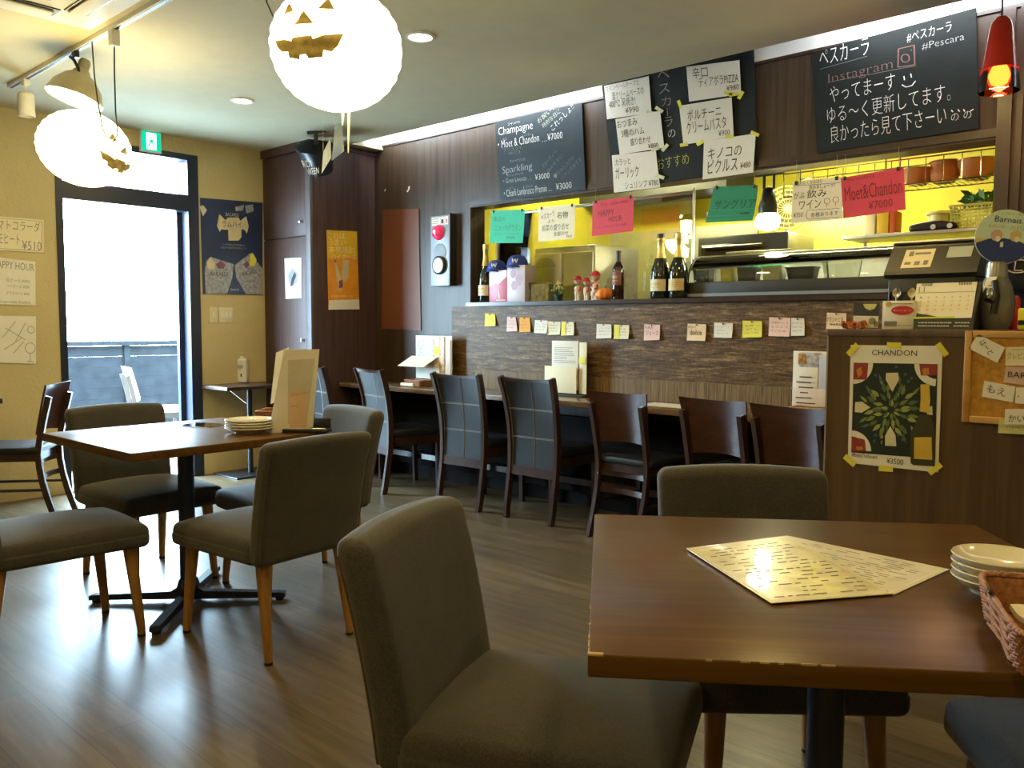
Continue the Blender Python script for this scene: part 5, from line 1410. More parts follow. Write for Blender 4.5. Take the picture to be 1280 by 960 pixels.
# kitchen shelf above the showcase with containers
hy = 5.05
sp = aY(1180, 289, hy)
ks = thing('kitchen_shelf', 'steel kitchen shelf holding books, tub and basket', 'shelf', (0, hy, sp.z))
xa, xb_ = aY(1060, 300, hy).x, -.725
b = MB(); b.rbox((xa, -.10, -.02), (xb_, .22, 0), .003, M_STAINLESS); b.build('board', ks)
for x in (xa + .03, xb_ - .05):
    b = MB(); b.tube([(x, .19, -.02), (x, .19, -sp.z)], .014, 8, M_STAINLESS); b.build('upright', ks)
def onshelf(px, y=289, Y=None): p = aY(px, y, Y or hy); p.z = sp.z; return p, dep(p) / FPX
for px, w_, h_, mt, lab in ((1087, 12, 33, M_CREAM, 'cream book, first of three upright on the kitchen shelf'), (1103, 14, 34, mat('book_yellow', (.70, .48, .04), .5), 'yellow book, middle of three upright on the kitchen shelf'), (1115, 6, 30, mat('book_red', (.60, .10, .03), .5), 'thin orange red book leaning last on the kitchen shelf')):
    p, k = onshelf(px)
    o = thing('book', lab, 'book', p, R(3), 'books on the kitchen shelf')
    b = MB(); b.rbox((-w_ * k / 2, 0, 0), (w_ * k / 2, .14, h_ * k), .002, mt); b.build('cover', o)
    b = MB(); b.box((-w_ * k / 2 + .004, .004, h_ * k - .001), (w_ * k / 2 - .004, .136, h_ * k + .0015), M_PAPER); b.build('pages', o, smooth=False)
p, k = onshelf(1174)
o = thing('round_tub', 'yellow lidded round tub on the kitchen shelf', 'tub', p)
b = MB(); b.lathe([(.001, 0), (12 * k, 0), (13 * k, 20 * k), (.001, 20 * k)], (0, 0, 0), 24, mat('tub_yellow', (.72, .66, .24), .4)); b.build('tub', o)
b = MB(); b.lathe([(15 * k, 20 * k), (16 * k, 21 * k), (15.5 * k, 24 * k), (.001, 25 * k)], (0, 0, 0), 24, mat('tub_yellow', (.72, .66, .24), .4)); b.build('lid', o)
p, k = onshelf(1218)
o = thing('plastic_basket', 'pale yellow lattice basket on the kitchen shelf', 'basket', p)
M_BASK = mat('basket_yellow', (.68, .64, .20), .45)
def wall_pt(u, v):
    a = 24 * k * (.82 + .18 * v); d = .09 * (.82 + .18 * v); t = (u % 1) * 4; i = int(t); f = t - i
    c = [(-a, -d), (a, -d), (a, d), (-a, d)]; A, B_ = c[i % 4], c[(i + 1) % 4]
    return (A[0] + (B_[0] - A[0]) * f, A[1] + (B_[1] - A[1]) * f, 28 * k * v)
b = MB()
for z in range(7): b.tube([wall_pt(u / 16, z / 6) for u in range(16)], .0035 if z < 6 else .007, 5, M_BASK, True)
for u in range(48): b.tube([wall_pt(u / 48, 0), wall_pt(u / 48, 1)], .0028, 5, M_BASK)
b.build('lattice', o)
b = MB(); b.box((-24 * k * .8, -.07, 0), (24 * k * .8, .07, .004), M_BASK); b.build('base', o, smooth=False)
rnd = random.Random(6); b = MB()
hx, hz = p.x + 2 * k, p.z + 29 * k
for i in range(46):
    c = Vector((rnd.uniform(-14, 16) * k, rnd.uniform(-.05, .05), rnd.uniform(0, 16) * k * (1 - .3 * rnd.random())))
    a = rnd.uniform(0, 6.28); L = rnd.uniform(.02, .04)
    d1_, d2_ = Vector((math.cos(a), .3, math.sin(a))) * L, Vector((-math.sin(a), .4, math.cos(a))) * L * .4
    b.add([c - d1_, c + d2_, c + d1_, c - d2_], [(0, 1, 2, 3)], M_GREENLEAF)
o = b.build('herb_bunch', loc=(hx, p.y, hz), smooth=False); tag(o, 'green herbs heaped in the pale yellow basket', 'herbs'); o['kind'] = 'stuff'
p, k = onshelf(1166, 291, hy - .07)
o = thing('black_pouch', 'black pouch with two white round marks lying before the round tub', 'pouch', p)
b = MB(); b.rbox((-28 * k, -.03, 0), (28 * k, .03, 12 * k), .02, M_BPLASTIC, seg=4, cuts=3, fn=lambda q: (q[0], q[1], q[2] * (1 - .35 * (q[0] / (28 * k)) ** 2))); b.build('pouch', o, angle=70)
b = MB()
for x in (2, 21): b.lathe([(.001, .001), (3.2 * k, .001), (3.2 * k, 0)], (0, 0, 0), 14, M_PAPER, Matrix.Translation((x * k, -.0315, 4 * k)) @ RX)
b.build('round_mark', o)
# wire rack with terracotta bowls
ry = YB + .34
rp = aY(1190, 229, ry)
o = thing('wire_rack', 'overhead wire rack holding the orange bowls in the pass-through', 'rack', (0, ry, rp.z))
xa, xb_ = aY(990, 240, ry).x, WX1 - .01
b = MB()
for y in (-.11, .11): b.tube([(xa, y, 0), (xb_, y, 0)], .004, 6, M_CHROME)
for y in (-.11, .11): b.tube([(xa, y, .13), (xb_, y, .13)], .004, 6, M_CHROME)
n = 40
for i in range(n + 1):
    x = xa + (xb_ - xa) * i / n; b.tube([(x, -.11, 0), (x, .11, 0)], .0025, 5, M_CHROME)
    if i % 3 == 0: b.tube([(x, -.11, 0), (x, -.11, .13)], .0025, 5, M_CHROME)
b.build('wire_grid', o)
b = MB()
for x in (xa, (xa + xb_) / 2, xb_):
    for y in (-.11, .11): b.tube([(x, y, 0), (x, y, 2.62 - rp.z)], .005, 6, M_CHROME)
b.build('hanger', o)
for px, wpx, hpx, lab, sq in ((1147, 36, 20, 'terracotta bowl on the wire rack, half behind the red sheet', 0), (1180, 34, 26, 'tall orange casserole on the wire rack', 1), (1221, 46, 24, 'wide terracotta bowl on the wire rack nearest the door post', 0)):
    p = aY(px, 229, ry); p.z = rp.z + .005; k = dep(p) / FPX; r_ = wpx * k / 2; h_ = hpx * k
    o = thing('terracotta_bowl', lab, 'bowl', p, 0, 'terracotta bowls on the wire rack')
    prof_ = [(.001, 0), (r_ * .55, 0), (r_ * .85, h_ * .3), (r_, h_ * .8), (r_, h_), (r_ * .93, h_), (r_ * .8, h_ * .35), (.001, h_ * .12)] if not sq else [(.001, 0), (r_ * .7, 0), (r_ * .98, h_ * .25), (r_ * .98, h_ * .6), (r_ * .9, h_ * .68), (r_ * .98, h_), (r_ * .9, h_), (r_ * .82, h_ * .6), (.001, h_ * .1)]
    sc_ = min(1, .105 / r_)
    b = MB(); b.lathe(prof_, (0, 0, 0), 28, M_TERRA, Matrix.Diagonal((1, sc_, 1, 1))); b.build('bowl', o, angle=50)
    b = MB(); b.tube([(r_ * 1.005 * math.cos(t * math.pi / 14), r_ * sc_ * 1.005 * math.sin(t * math.pi / 14), h_) for t in range(28)], .004, 6, M_TERRA, True); b.build('rim', o)

# ============================================================ TABLE AND COUNTER THINGS
# ---- front table: menus, plates, basket
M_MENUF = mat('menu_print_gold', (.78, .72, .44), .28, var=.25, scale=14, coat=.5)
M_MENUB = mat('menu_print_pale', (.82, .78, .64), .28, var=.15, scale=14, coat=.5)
def flat_menu(lab, P, mt, z, seed):
    c = sum(P, Vector()) / 4
    o = thing('laminated_menu', lab, 'menu', (c.x, c.y, z), 0, 'laminated menus on the front table')
    b = MB(); b.surf(lambda u, v: (P[0] * (1 - u) + P[1] * u) * (1 - v) + (P[3] * (1 - u) + P[2] * u) * v - Vector((c.x, c.y, P[0].z)), 6, 6, mt, (0, 0, .0014)); b.build('laminated_sheet', o, smooth=False)
    rnd = random.Random(seed); b = MB(); b2 = MB()
    f = lambda u, v: ((P[0] * (1 - u) + P[1] * u) * (1 - v) + (P[3] * (1 - u) + P[2] * u) * v) - Vector((c.x, c.y, P[0].z)) + Vector((0, 0, .0018))
    for i in range(16):
        v = .10 + .055 * i; u = .08
        while u < .9:
            L = rnd.uniform(.03, .12)
            if rnd.random() < .6: b.add([f(u, v), f(min(.93, u + L), v), f(min(.93, u + L), v + .014), f(u, v + .014)], [(0, 1, 2, 3)], M_GINK)
            u += L + .03
    for (a, d, e, g) in ((.02, .02, .98, .035), (.02, .965, .98, .98), (.02, .02, .032, .98), (.968, .02, .98, .98)): b2.add([f(a, d), f(e, d), f(e, g), f(a, g)], [(0, 1, 2, 3)], M_PAPER)
    b.build('lettering', o, smooth=False); b2.build('clear_margin', o, smooth=False)
    return o
za = lambda x, y: aZ(x, y, ZT)
pA = [za(858, 688), za(984, 672), za(1117, 745), za(964, 757)]
pB = [za(985, 671), za(1187, 714), za(1108, 746), za(880, 700)]
flat_menu('laminated menu underneath, its pale corner reaching to the plates', [Vector((-.787, 1.764, ZT)), Vector((-.450, 1.731, ZT)), Vector((-.476, 1.497, ZT)), Vector((-.813, 1.530, ZT))], M_MENUB, ZT + .001, 2)
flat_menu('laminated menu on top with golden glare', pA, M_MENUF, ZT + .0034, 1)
def plate_proto(r, hgt):
    return [(.001, .004), (r * .55, .004), (r * .55, 0), (r * .60, 0), (r * .62, .006), (r * .88, hgt * .6), (r, hgt), (r * .985, hgt + .002), (r * .86, hgt * .66 + .002), (r * .6, .011), (.001, .010)]
def stack(n, lab, grp, loc, r, step, hgt, names):
    first = None
    for i in range(n):
        L = names[i]
        if first is None:
            o = thing('side_plate', L, 'plate', loc, 0, grp)
            b = MB(); b.lathe(plate_proto(r, hgt), (0, 0, 0), 48, M_PORCELAIN); b.build('dish', o, angle=55)
            first = o
        else: o = again(first, L, (loc[0] + .0008 * math.sin(i * 2), loc[1] + .0008 * math.cos(i * 3), loc[2] + step * i))
    return first
pc = aZ(1251, 700, ZT + .058)
stack(4, '', 'plates stacked on the front table', (pc.x, pc.y, ZT), .0775, .0128, .027,
      ['white plate at the bottom of the stack beside the wicker basket', 'second white plate from the bottom of the stack beside the wicker basket', 'third white plate from the bottom of the stack beside the wicker basket', 'topmost white plate of the stack beside the wicker basket'])
# wicker basket
def basket(lab, loc, rz, L, Wd, H, name='wicker_basket', m1=None, m2=None, ribs=None):
    o = thing(name, lab, 'basket', loc, rz)
    def pt(t, z, off=0):
        k = 1 + .10 * z / H; a, d = (Wd / 2) * k + off, (L / 2) * k + off
        t = t % 1
        c, s_ = math.cos(2 * math.pi * t), math.sin(2 * math.pi * t); e = .28
        return Vector((a * math.copysign(abs(c) ** e, c), d * math.copysign(abs(s_) ** e, s_), z))
    N = 72; b = MB(); rows = max(4, int(H / .0075))
    for j in range(rows):
        z = .004 + (H - .012) * j / (rows - 1)
        b.tube([pt(i / N, z, .0026 * (1 if (i + j) % 2 else -1)) for i in range(N)], .0036, 5, m1 or M_WICKER, True)
    b.build('woven_side', o, angle=80)
    b = MB(); b.add([pt(i / 40, .004, -.002) for i in range(40)], [tuple(range(40))], m2 or M_WICKERIN); b.build('base', o)
    b = MB()
    for ph in (0, .5):
        b.tube([pt(i / 96, H + .002 * math.sin(2 * math.pi * (i / 4 + ph)), .002 * math.cos(2 * math.pi * (i / 4 + ph))) for i in range(96)], .0038, 6, m1 or M_WICKER, True)
    b.build('braided_rim', o, angle=80)
    b = MB(); b.surf(lambda u, v: pt(u, .006 + (H - .01) * v, -.007), 48, 2, m2 or M_WICKERIN); b.build('lining', o, angle=80)
    return o
ax_ = Vector((.39, -.92)); ay_ = Vector((.92, .39))
corner = Vector((-.341, 1.512))
bl, bw, bh = .285, .18, .062
bcn = corner + ax_ * bl / 2 + ay_ * bw / 2
basket('reddish wicker basket at the table edge holding a napkin', (bcn.x, bcn.y, ZT), math.atan2(ax_.y, ax_.x) - R(90), bl, bw, bh)
o = thing('paper_napkin', 'white folded napkin lying in the reddish wicker basket', 'napkin', (bcn.x, bcn.y, ZT + .012), math.atan2(ax_.y, ax_.x) - R(90))
b = MB(); b.surf(lambda u, v: (-.062 + .124 * u, -.09 + .18 * v, .012 + .018 * v + .003 * math.sin(9 * u + 7 * v)), 12, 12, M_PAPER, (0, 0, .008)); b.build('folded_sheet', o, angle=70)
b = MB(); b.box((-.05, -.08, .008), (.04, .05, .013), M_PAPER); b.build('lower_fold', o, smooth=False)

# ---- left table: plates, menu stand, small basket, clear film
pl = aZ(313, 530, ZT + .035)
stack(4, '', 'plates stacked on the far table', (pl.x, pl.y, ZT), .105, .0115, .022,
      ['cream plate at the bottom of the stack before the menu stand', 'second cream plate from the bottom before the menu stand', 'third cream plate from the bottom before the menu stand', 'topmost cream plate of the stack before the menu stand'])
def standing(name, lab, px, mt, rz, thick=.003, lean=.0, cat='menu', group=None, at=None):
    """a stiff sheet standing on a surface: px = TL, TR, BR, BL; at = base point"""
    n = Vector((math.sin(rz), -math.cos(rz), lean)).normalized()
    P = []
    for x, y in px:
        d = ray(x, y); t = (at - ORG).dot(n) / d.dot(n); P.append(ORG + d * t)
    c = sum(P, Vector()) / 4
    inv = Matrix.Rotation(-rz, 4, 'Z')
    sh = Sheet([inv @ (p - c) for p in P]); sh.curl = 0
    b = MB(); b.surf(lambda u, v: sh.at(u, v), 4, 6, mt, (0, thick, 0))
    o = b.build(name, None, smooth=False); o.location = c; o.rotation_euler = (0, 0, rz)
    if lab: tag(o, lab, cat, group)
    o_sheets[o.name] = sh
    return o
base = aZ(362, 541, ZT)
rzm = R(38)
M_FOLDER = mat('folder_pale', (.66, .62, .54), .35, var=.06)
q = [(355, 437), (399, 436.5), (391, 534), (335, 543)]
o = standing('menu_folder', 'pale standing menu folder on the far table', q, M_FOLDER, rzm, .004, -.10, 'menu', None, base)
cm = Crop(200, 420, 4)
art(o, polys(cm, q, [(648, 275), (742, 270), (735, 460), (648, 470)]), mat('menu_peach', (.62, .42, .28), .4), 'peach_insert', .0012)
put(o, cm, q, [('パスタ', 672, 292, 40, 18), ('ピッツァ', 718, 286, 36, 18), ('デザート', 672, 350, 40, 18)], mat('brown_ink', (.12, .06, .04), .5), 'insert_lettering', .0018)
art(o, polys(cm, q, [(640, 120), (775, 112), (735, 430), (640, 440)]), mat('folder_inner', (.50, .46, .38), .35), 'inner_page', .0008)  # inner page, a tone darker than the cover
o2 = standing('menu_sheet', 'white sheet standing behind the pale menu folder', [(345, 441), (361, 434), (352, 500), (338, 505)], M_PAPER, rzm + R(20), .003, -.05, 'menu', None, base + Vector((-.03, .06, 0)))
b = MB(); b.rbox((-.10, -.035, 0), (.10, .035, .016), .004, M_BLACK); b.rbox((-.10, .012, .016), (.10, .020, .060), .003, M_BLACK)
bs = thing('menu_stand', 'black menu stand foot on the far table', 'stand', (base.x + .035, base.y + .065, ZT), rzm)
mb_ = b.build('foot', bs)
b = MB(); b.tube([(-.09, -.03, .018), (.09, -.03, .018)], .004, 8, M_STEEL); b.build('front_rail', bs)
p = aZ(326, 524, ZT)
basket('small brown wicker basket behind the plates on the far table', (p.x + .0, p.y + .06, ZT), R(40), .15, .10, .04, 'wicker_basket')
p = aZ(252, 532, ZT)
o = thing('clear_sheet', 'clear plastic sheet lying in the glare on the far table', 'sheet', (p.x, p.y, ZT + .001), R(20))
b = MB(); b.surf(lambda u, v: (-.10 + .2 * u, -.07 + .14 * v, .003 * math.sin(3 * u) * v), 8, 4, M_PLASTIC, (0, 0, .001)); b.build('film', o)
b = MB(); b.box((-.1, -.07, .0), (.1, -.064, .0022), M_PAPER); b.build('edge_strip', o, smooth=False)

# ---- counter things: menu stands, basket, plate
def counter_stand(lab, px0, px1, y0, y1, Y, items):
    p0, p1 = aY(px0, y1, Y), aY(px1, y1, Y); w = p1.x - p0.x; k = dep(p0) / FPX; h = (y1 - y0) * k
    o = thing('menu_stand', lab, 'menu stand', ((p0.x + p1.x) / 2, Y, ZT), 0)
    b = MB(); b.rbox((-w / 2, -.03, 0), (w / 2, .035, .012), .003, M_BPLASTIC); b.rbox((-w / 2, .012, .012), (w / 2, .018, h * .5), .002, M_PLASTIC); b.build('foot', o)
    for (x0, z0, x1, z1, y, mt, nm) in items:
        b = MB(); b.rbox((-w / 2 + w * x0, y, .012 + h * z0), (-w / 2 + w * x1, y + .003, .012 + h * z1), .001, mt); b.build(nm, o)
    return o, w, h
M_PHOTO = mat('menu_photo_grey', (.42, .42, .44), .4, var=.5, scale=45); M_PHOTO2 = mat('menu_photo_amber', (.45, .22, .05), .4, var=.6, scale=40)
o, w, h = counter_stand('menu stand with grey and amber pages beside the small basket on the counter', 519, 565, 423, 482, YB - .09, [(0, .1, .98, 1.0, .008, M_PAPER, 'white_card'), (.06, .38, .50, .93, .004, M_PHOTO, 'grey_page'), (.50, .60, .66, .78, .003, M_YEL, 'yellow_page'), (.66, .02, .80, .98, .002, M_PHOTO2, 'amber_page'), (.82, .02, .96, .92, .002, mat('page_tan', (.55, .44, .32), .5), 'tan_page')])
b = MB(); b.surf(lambda u, v: (-w / 2 - .04 + w * .72 * u - .05 * v, .0 - .10 * v, .012 + h * .56 - .075 * v), 4, 6, M_CREAM, (0, 0, .003)); b.build('open_flap', o)
p = aY(524, 468, YB - .19)
b_ = basket('brown wicker basket on the counter before the menu stand', (p.x, YB - .20, ZT), R(90), .20, .10, .045)
p = aZ(502, 484, ZT)
o = thing('towel_roll', 'pale rolled hand towel on the counter beside the small basket', 'towel', (p.x, p.y + .06, ZT + .015))
b = MB(); b.tube([(-.07, 0, 0), (.07, 0, 0)], .0145, 14, M_CREAM); b.build('roll', o)
b = MB(); b.tube([(.0705, .008 * math.cos(t), .008 * math.sin(t)) for t in [i * .6 for i in range(10)]], .001, 5, M_GINK); b.build('spiral_end', o)
o, w, h = counter_stand('menu stand with a blank cream sheet in the middle of the counter', 682, 732, 425, 490, YB - .10, [(.14, .08, .80, 1.0, .006, M_PAPER, 'white_card'), (.82, .02, 1.0, .98, .008, M_LABEL, 'tan_page'), (.82, .58, .98, .70, .004, M_YEL, 'yellow_page'), (.0, .02, .80, .52, -.012, M_CREAM, 'cream_sheet')])
b = MB(); rnd = random.Random(2)
for i in range(9): b.box((-w / 2 + w * .2, .0045, h * (.62 + .035 * i)), (-w / 2 + w * (.2 + rnd.uniform(.3, .55)), .0055, h * (.62 + .035 * i) + .003), M_GINK)
b.build('lettering', o, smooth=False)
o, w, h = counter_stand('menu stand with many printed pages beside the cashier counter', 988, 1046, 432, 508, YB - .14, [(.02, .05, .98, 1.0, .008, M_PAPER, 'white_card'), (.16, .70, .62, .98, .004, M_PHOTO, 'grey_page'), (.14, .78, .30, .96, .002, M_PHOTO2, 'amber_page'), (.60, .40, 1.0, .94, .003, mat('page_lilac', (.50, .50, .56), .5), 'lilac_page'), (.06, .38, .58, .74, .001, M_PAPER, 'price_page'), (.05, .02, 1.0, .40, -.002, mat('page_pinkish', (.66, .55, .46), .5), 'pinkish_page')])
b = MB(); rnd = random.Random(9)
for i in range(7):
    z = .10 + .085 * i; b.box((-w / 2 + w * (.12 + rnd.uniform(0, .1)), -.0035, h * z), (-w / 2 + w * (.12 + rnd.uniform(.25, .45)), -.0025, h * z + .006), mat('brown_ink', (.12, .06, .04), .5))
b.build('lettering', o, smooth=False)
p = aY(1019, 516, YB - .22)
basket('tan wicker basket at the cashier end of the counter', (p.x, YB - .24, ZT), R(90), .20, .11, .05, 'wicker_basket', mat('tan_wicker', (.42, .26, .10), .55, var=.4, scale=120, bump=.6), mat('tan_wicker_in', (.36, .2, .07), .6))
p = aY(972, 510, YB - .24)
o = thing('oval_plate', 'white oval plate on the counter behind the last brown chair', 'plate', (p.x, YB - .24, ZT))
b = MB(); b.lathe(plate_proto(.11, .022), (0, 0, 0), 40, M_PORCELAIN, Matrix.Diagonal((1.2, .8, 1, 1))); b.build('dish', o, angle=55)
b = MB(); b.tube([(.132 * math.cos(t * math.pi / 20), .088 * math.sin(t * math.pi / 20), .0235) for t in range(40)], .002, 6, M_PORCELAIN, True); b.build('rim', o)
p = aZ(850, 505, ZT)
o = thing('place_mat', 'pale paper place mat lying on the counter behind the clear brown chair', 'place mat', (p.x, YB - .20, ZT + .0005))
b = MB(); b.box((-.16, -.10, 0), (.16, .11, .0012), M_PAPER); b.build('sheet', o, smooth=False)
b = MB(); b.box((-.14, -.08, .0013), (.14, -.076, .0016), M_GOLD); b.box((-.14, .086, .0013), (.14, .09, .0016), M_GOLD); b.build('printed_line', o, smooth=False)

# ---- side table with sanitizer by the doorway
o = thing('side_table', 'small dark side table under the switch plates by the doorway', 'table', (XL, 3.21, 0))
b = MB(); b.rbox((.005, 0, .695), (.42, .565, .72), .002, M_CHAIRWOOD); b.build('tabletop', o)
b = MB(); b.tube([(.22, .30, .015), (.22, .30, .695)], .022, 14, M_BLACK); b.build('pole', o)
b = MB(); b.rbox((.03, .08, 0), (.40, .52, .014), .004, M_BLACK); b.build('base_plate', o)
b = MB(); b.tube([(.22, .30, .55), (.10, .18, .69)], .006, 8, M_STEEL); b.build('brace', o)
p = aZ(302, 478, .722)
k = dep(p) / FPX
o = thing('sanitizer_bottle', 'white pump bottle of hand sanitizer on the side table', 'bottle', (p.x, p.y, .7205), R(40))
b = MB(); b.rbox((-.054, -.034, 0), (.054, .034, .20), .016, mat('bottle_white', (.80, .78, .72), .35), seg=4); b.build('body', o, angle=70)
b = MB(); b.lathe([(.016, .165), (.018, .168), (.018, .182), (.008, .185), (.008, .205), (.022, .207), (.022, .213), (.001, .214)], (0, 0, .035), 16, M_WHITE); b.tube([(0, 0, .245), (-.03, -.012, .250), (-.06, -.02, .242), (-.064, -.021, .225)], .006, 8, M_WHITE); b.build('pump', o)
b = MB(); b.box((-.038, -.0352, .03), (.038, -.0342, .155), M_PAPER); l_ = b.build('label', o, smooth=False)
b = MB()
for z, w_ in ((.12, .05), (.108, .056), (.099, .05), (.086, .02)): b.box((-w_ / 2, -.0362, z + .02), (w_ / 2, -.0353, z + .026), M_GINK)
b.box((.005, -.0362, .05), (.015, -.0353, .075), M_INK); b.build('lettering', l_, smooth=False)

# ---- things on the cashier counter
ZK = PZ + .0005
cq = Crop(1090, 330, 6.737)
def kpx(p): return dep(p) / FPX
# register / printer
ry_ = PY + .20
pL, pR = aY(1106, 345, ry_), aY(1222, 340, ry_); k = kpx(pL)
rg = thing('cash_register', 'black card terminal and register on the cashier counter behind the calendar', 'register', ((pL.x + pR.x) / 2, ry_, ZK))
w = (pR.x - pL.x) / 2; z1 = pR.z - ZK; z2 = z1 + 40 * k
b = MB(); b.rbox((-w * .92, .0, 0), (w * .98, .155, z1 - .012), .006, M_BPLASTIC); b.build('body', rg)
hp = [(0, z1 - .012), (-.012, z1), (-.006, z1 + .012), (.075, z2 - .014), (.085, z2), (.15, z2), (.15, z1 - .012)]
b = MB(); b.add([(-w, y, z) for y, z in hp] + [(w, y, z) for y, z in hp], [tuple(range(7)), tuple(range(13, 6, -1))] + [(i, 7 + i, 7 + (i + 1) % 7, (i + 1) % 7) for i in range(7)], M_BPLASTIC); hd_ = b.build('printer_head', rg, smooth=False)
def slope(u, v, l=.0012):  # on the slanted face
    y0_, z0_, y1_, z1_ = -.006, z1 + .012, .075, z2 - .014
    n = Vector((0, -(z1_ - z0_), (y1_ - y0_))).normalized()
    return Vector((-w + 2 * w * u, y0_ + (y1_ - y0_) * v, z0_ + (z1_ - z0_) * v)) + n * l
def sl(u0, v0, u1, v1, mt, nm, par, l=.0012):
    b = MB(); b.add([slope(u0, v0, l), slope(u1, v0, l), slope(u1, v1, l), slope(u0, v1, l)], [(0, 1, 2, 3)], mt); return b.build(nm, par, smooth=False)
stk = sl(.17, .12, .50, .88, M_LABEL, 'sticker', rg); b = MB()
for u0, v0, u1, v1 in ((.22, .6, .27, .8), (.29, .66, .46, .74), (.2, .25, .27, .36), (.31, .22, .37, .38), (.41, .22, .46, .4)): b.add([slope(u0, v0, .002), slope(u1, v0, .002), slope(u1, v1, .002), slope(u0, v1, .002)], [(0, 1, 2, 3)], M_GINK)
b.build('lettering', stk, smooth=False)
sl(.64, .48, .90, .92, mat('lcd_grey', (.42, .46, .42), .2), 'display', rg)
b = MB(); b.tube([(-w * .98, .08, z2 + .004), (w * .9, .08, z2 + .004)], .006, 8, M_STEEL); b.build('top_bar', rg)
# calendar
yc0, yc1 = PY + .02, PY + .075
T = lambda x, y, Y: aY(*cq.p(x, y), Y)
P = [T(378, 166, yc1), T(886, 150, yc1), T(838, 452, yc0), T(345, 462, yc0)]
o = thing('desk_calendar', 'white desk calendar standing on the cashier counter', 'calendar', (0, 0, 0))
cen = sum(P, Vector()) / 4; o.location = (cen.x, yc0, ZK)
sh = Sheet([p - Vector(o.location) for p in P])
b = MB(); b.surf(lambda u, v: sh.at(u, v), 4, 4, M_PAPER, (0, .003, 0)); pg_ = b.build('page', o, smooth=False)
o_sheets[pg_.name] = sh
qpx = cq.q((378, 166), (886, 150), (838, 452), (345, 462))
dts = []
for r_ in range(5):
    for c_ in range(7):
        n_ = r_ * 7 + c_ - 0 + 1
        if 1 <= n_ <= 30: dts.append((str(n_), .10 + .133 * c_ - .016, .40 + .118 * r_ - .02, .10 + .133 * c_ + .016, .40 + .118 * r_ + .022))
write(pg_, [('11', .05, .10, .15, .24)] + dts, M_GINK, 'lettering', .0014)
art(pg_, [rect(.0, .95, .72, 1.0)], mat('lime_strip', (.45, .58, .03), .5), 'lime_strip', .0010)
art(pg_, [rect(.02, .262, .99, .272)], M_GINK, 'rule', .0010)
lines(pg_, [(.10 + .027 * i, .0, .10 + .027 * i, .07) for i in range(7)] + [(.72 + .027 * i, .0, .72 + .027 * i, .07) for i in range(8)], M_BLACK, 'wire_binding', .012, .0016)
pl_, pr_ = T(345, 545, yc0 - .012), T(850, 540, yc0 - .012)
zz = min(P[2].z, P[3].z) - ZK
b = MB(); x0_, x1_ = pl_.x - o.location.x, pr_.x - o.location.x
b.add([(x0_, -.012, 0), (x1_, -.012, 0), (x1_, .09, 0), (x0_, .09, 0), (x0_ + .003, -.001, zz), (x1_ - .003, -.001, zz), (x1_ - .01 + .016, .06, P[1].z - ZK), (x0_ + .012, .06, P[1].z - ZK)], [(0, 3, 2, 1), (0, 1, 5, 4), (4, 5, 6, 7), (3, 7, 6, 2), (1, 2, 6, 5), (0, 4, 7, 3)], M_BPLASTIC); st_ = b.build('easel', o, smooth=False)
b = MB()
for i in range(2):
    u = .08
    rnd = random.Random(i)
    while u < .93:
        d_ = rnd.uniform(.02, .06)
        if .60 > u or u > .66: b.box((x0_ + (x1_ - x0_) * u, -.0105 + .004 * i, zz * (.28 + .30 * i)), (x0_ + (x1_ - x0_) * (u + d_), -.0085 + .004 * i, zz * (.28 + .30 * i) + .0035), M_PAPER)
        u += d_ + .012
b.build('lettering', st_, smooth=False)
# card box with the red oval
yb0 = PY + .02
p0, p1 = T(82, 545, yb0), T(348, 545, yb0); k = kpx(p0)
o = thing('leaflet_box', 'white leaflet box with a red oval beside the calendar', 'box', ((p0.x + p1.x) / 2, yb0, ZK))
w, h = (p1.x - p0.x) / 2, 35 * k
b = MB(); b.rbox((-w, 0, 0), (w, .05, h), .001, M_PAPER); b.build('carton', o)
b = MB(); b.add([(w * (.28 + .72 * math.cos(t * .314)), -.0008, h * (.66 + .16 * math.sin(t * .314))) for t in range(20)], [tuple(range(20))], M_RED); ov = b.build('red_oval', o, smooth=False)
sh = Sheet([(-w, 0, h), (w, 0, h), (w, 0, 0), (-w, 0, 0)]); o_sheets[ov.name] = sh
write(ov, [('ポイントカード', .36, .30, .92, .38)], M_PAPER, 'lettering', .0016)
b = MB(); b.add([(w * (-.6 + .2 * math.cos(t * .42)), -.001, h * (.88 + .10 * math.sin(t * .42))) for t in range(15)], [tuple(range(15))], M_GOLD); b.build('gold_seal', o, smooth=False)
b = MB(); b.box((-w * .85, -.001, h * .10), (-w * .05, 0, h * .28), M_GINK); b.box((0, -.001, h * .12), (w * .85, 0, h * .14), M_GINK); b.box((-w * .5, -.001, h * .88), (w * .9, 0, h * .905), M_GINK); b.build('printed_bar', o, smooth=False)
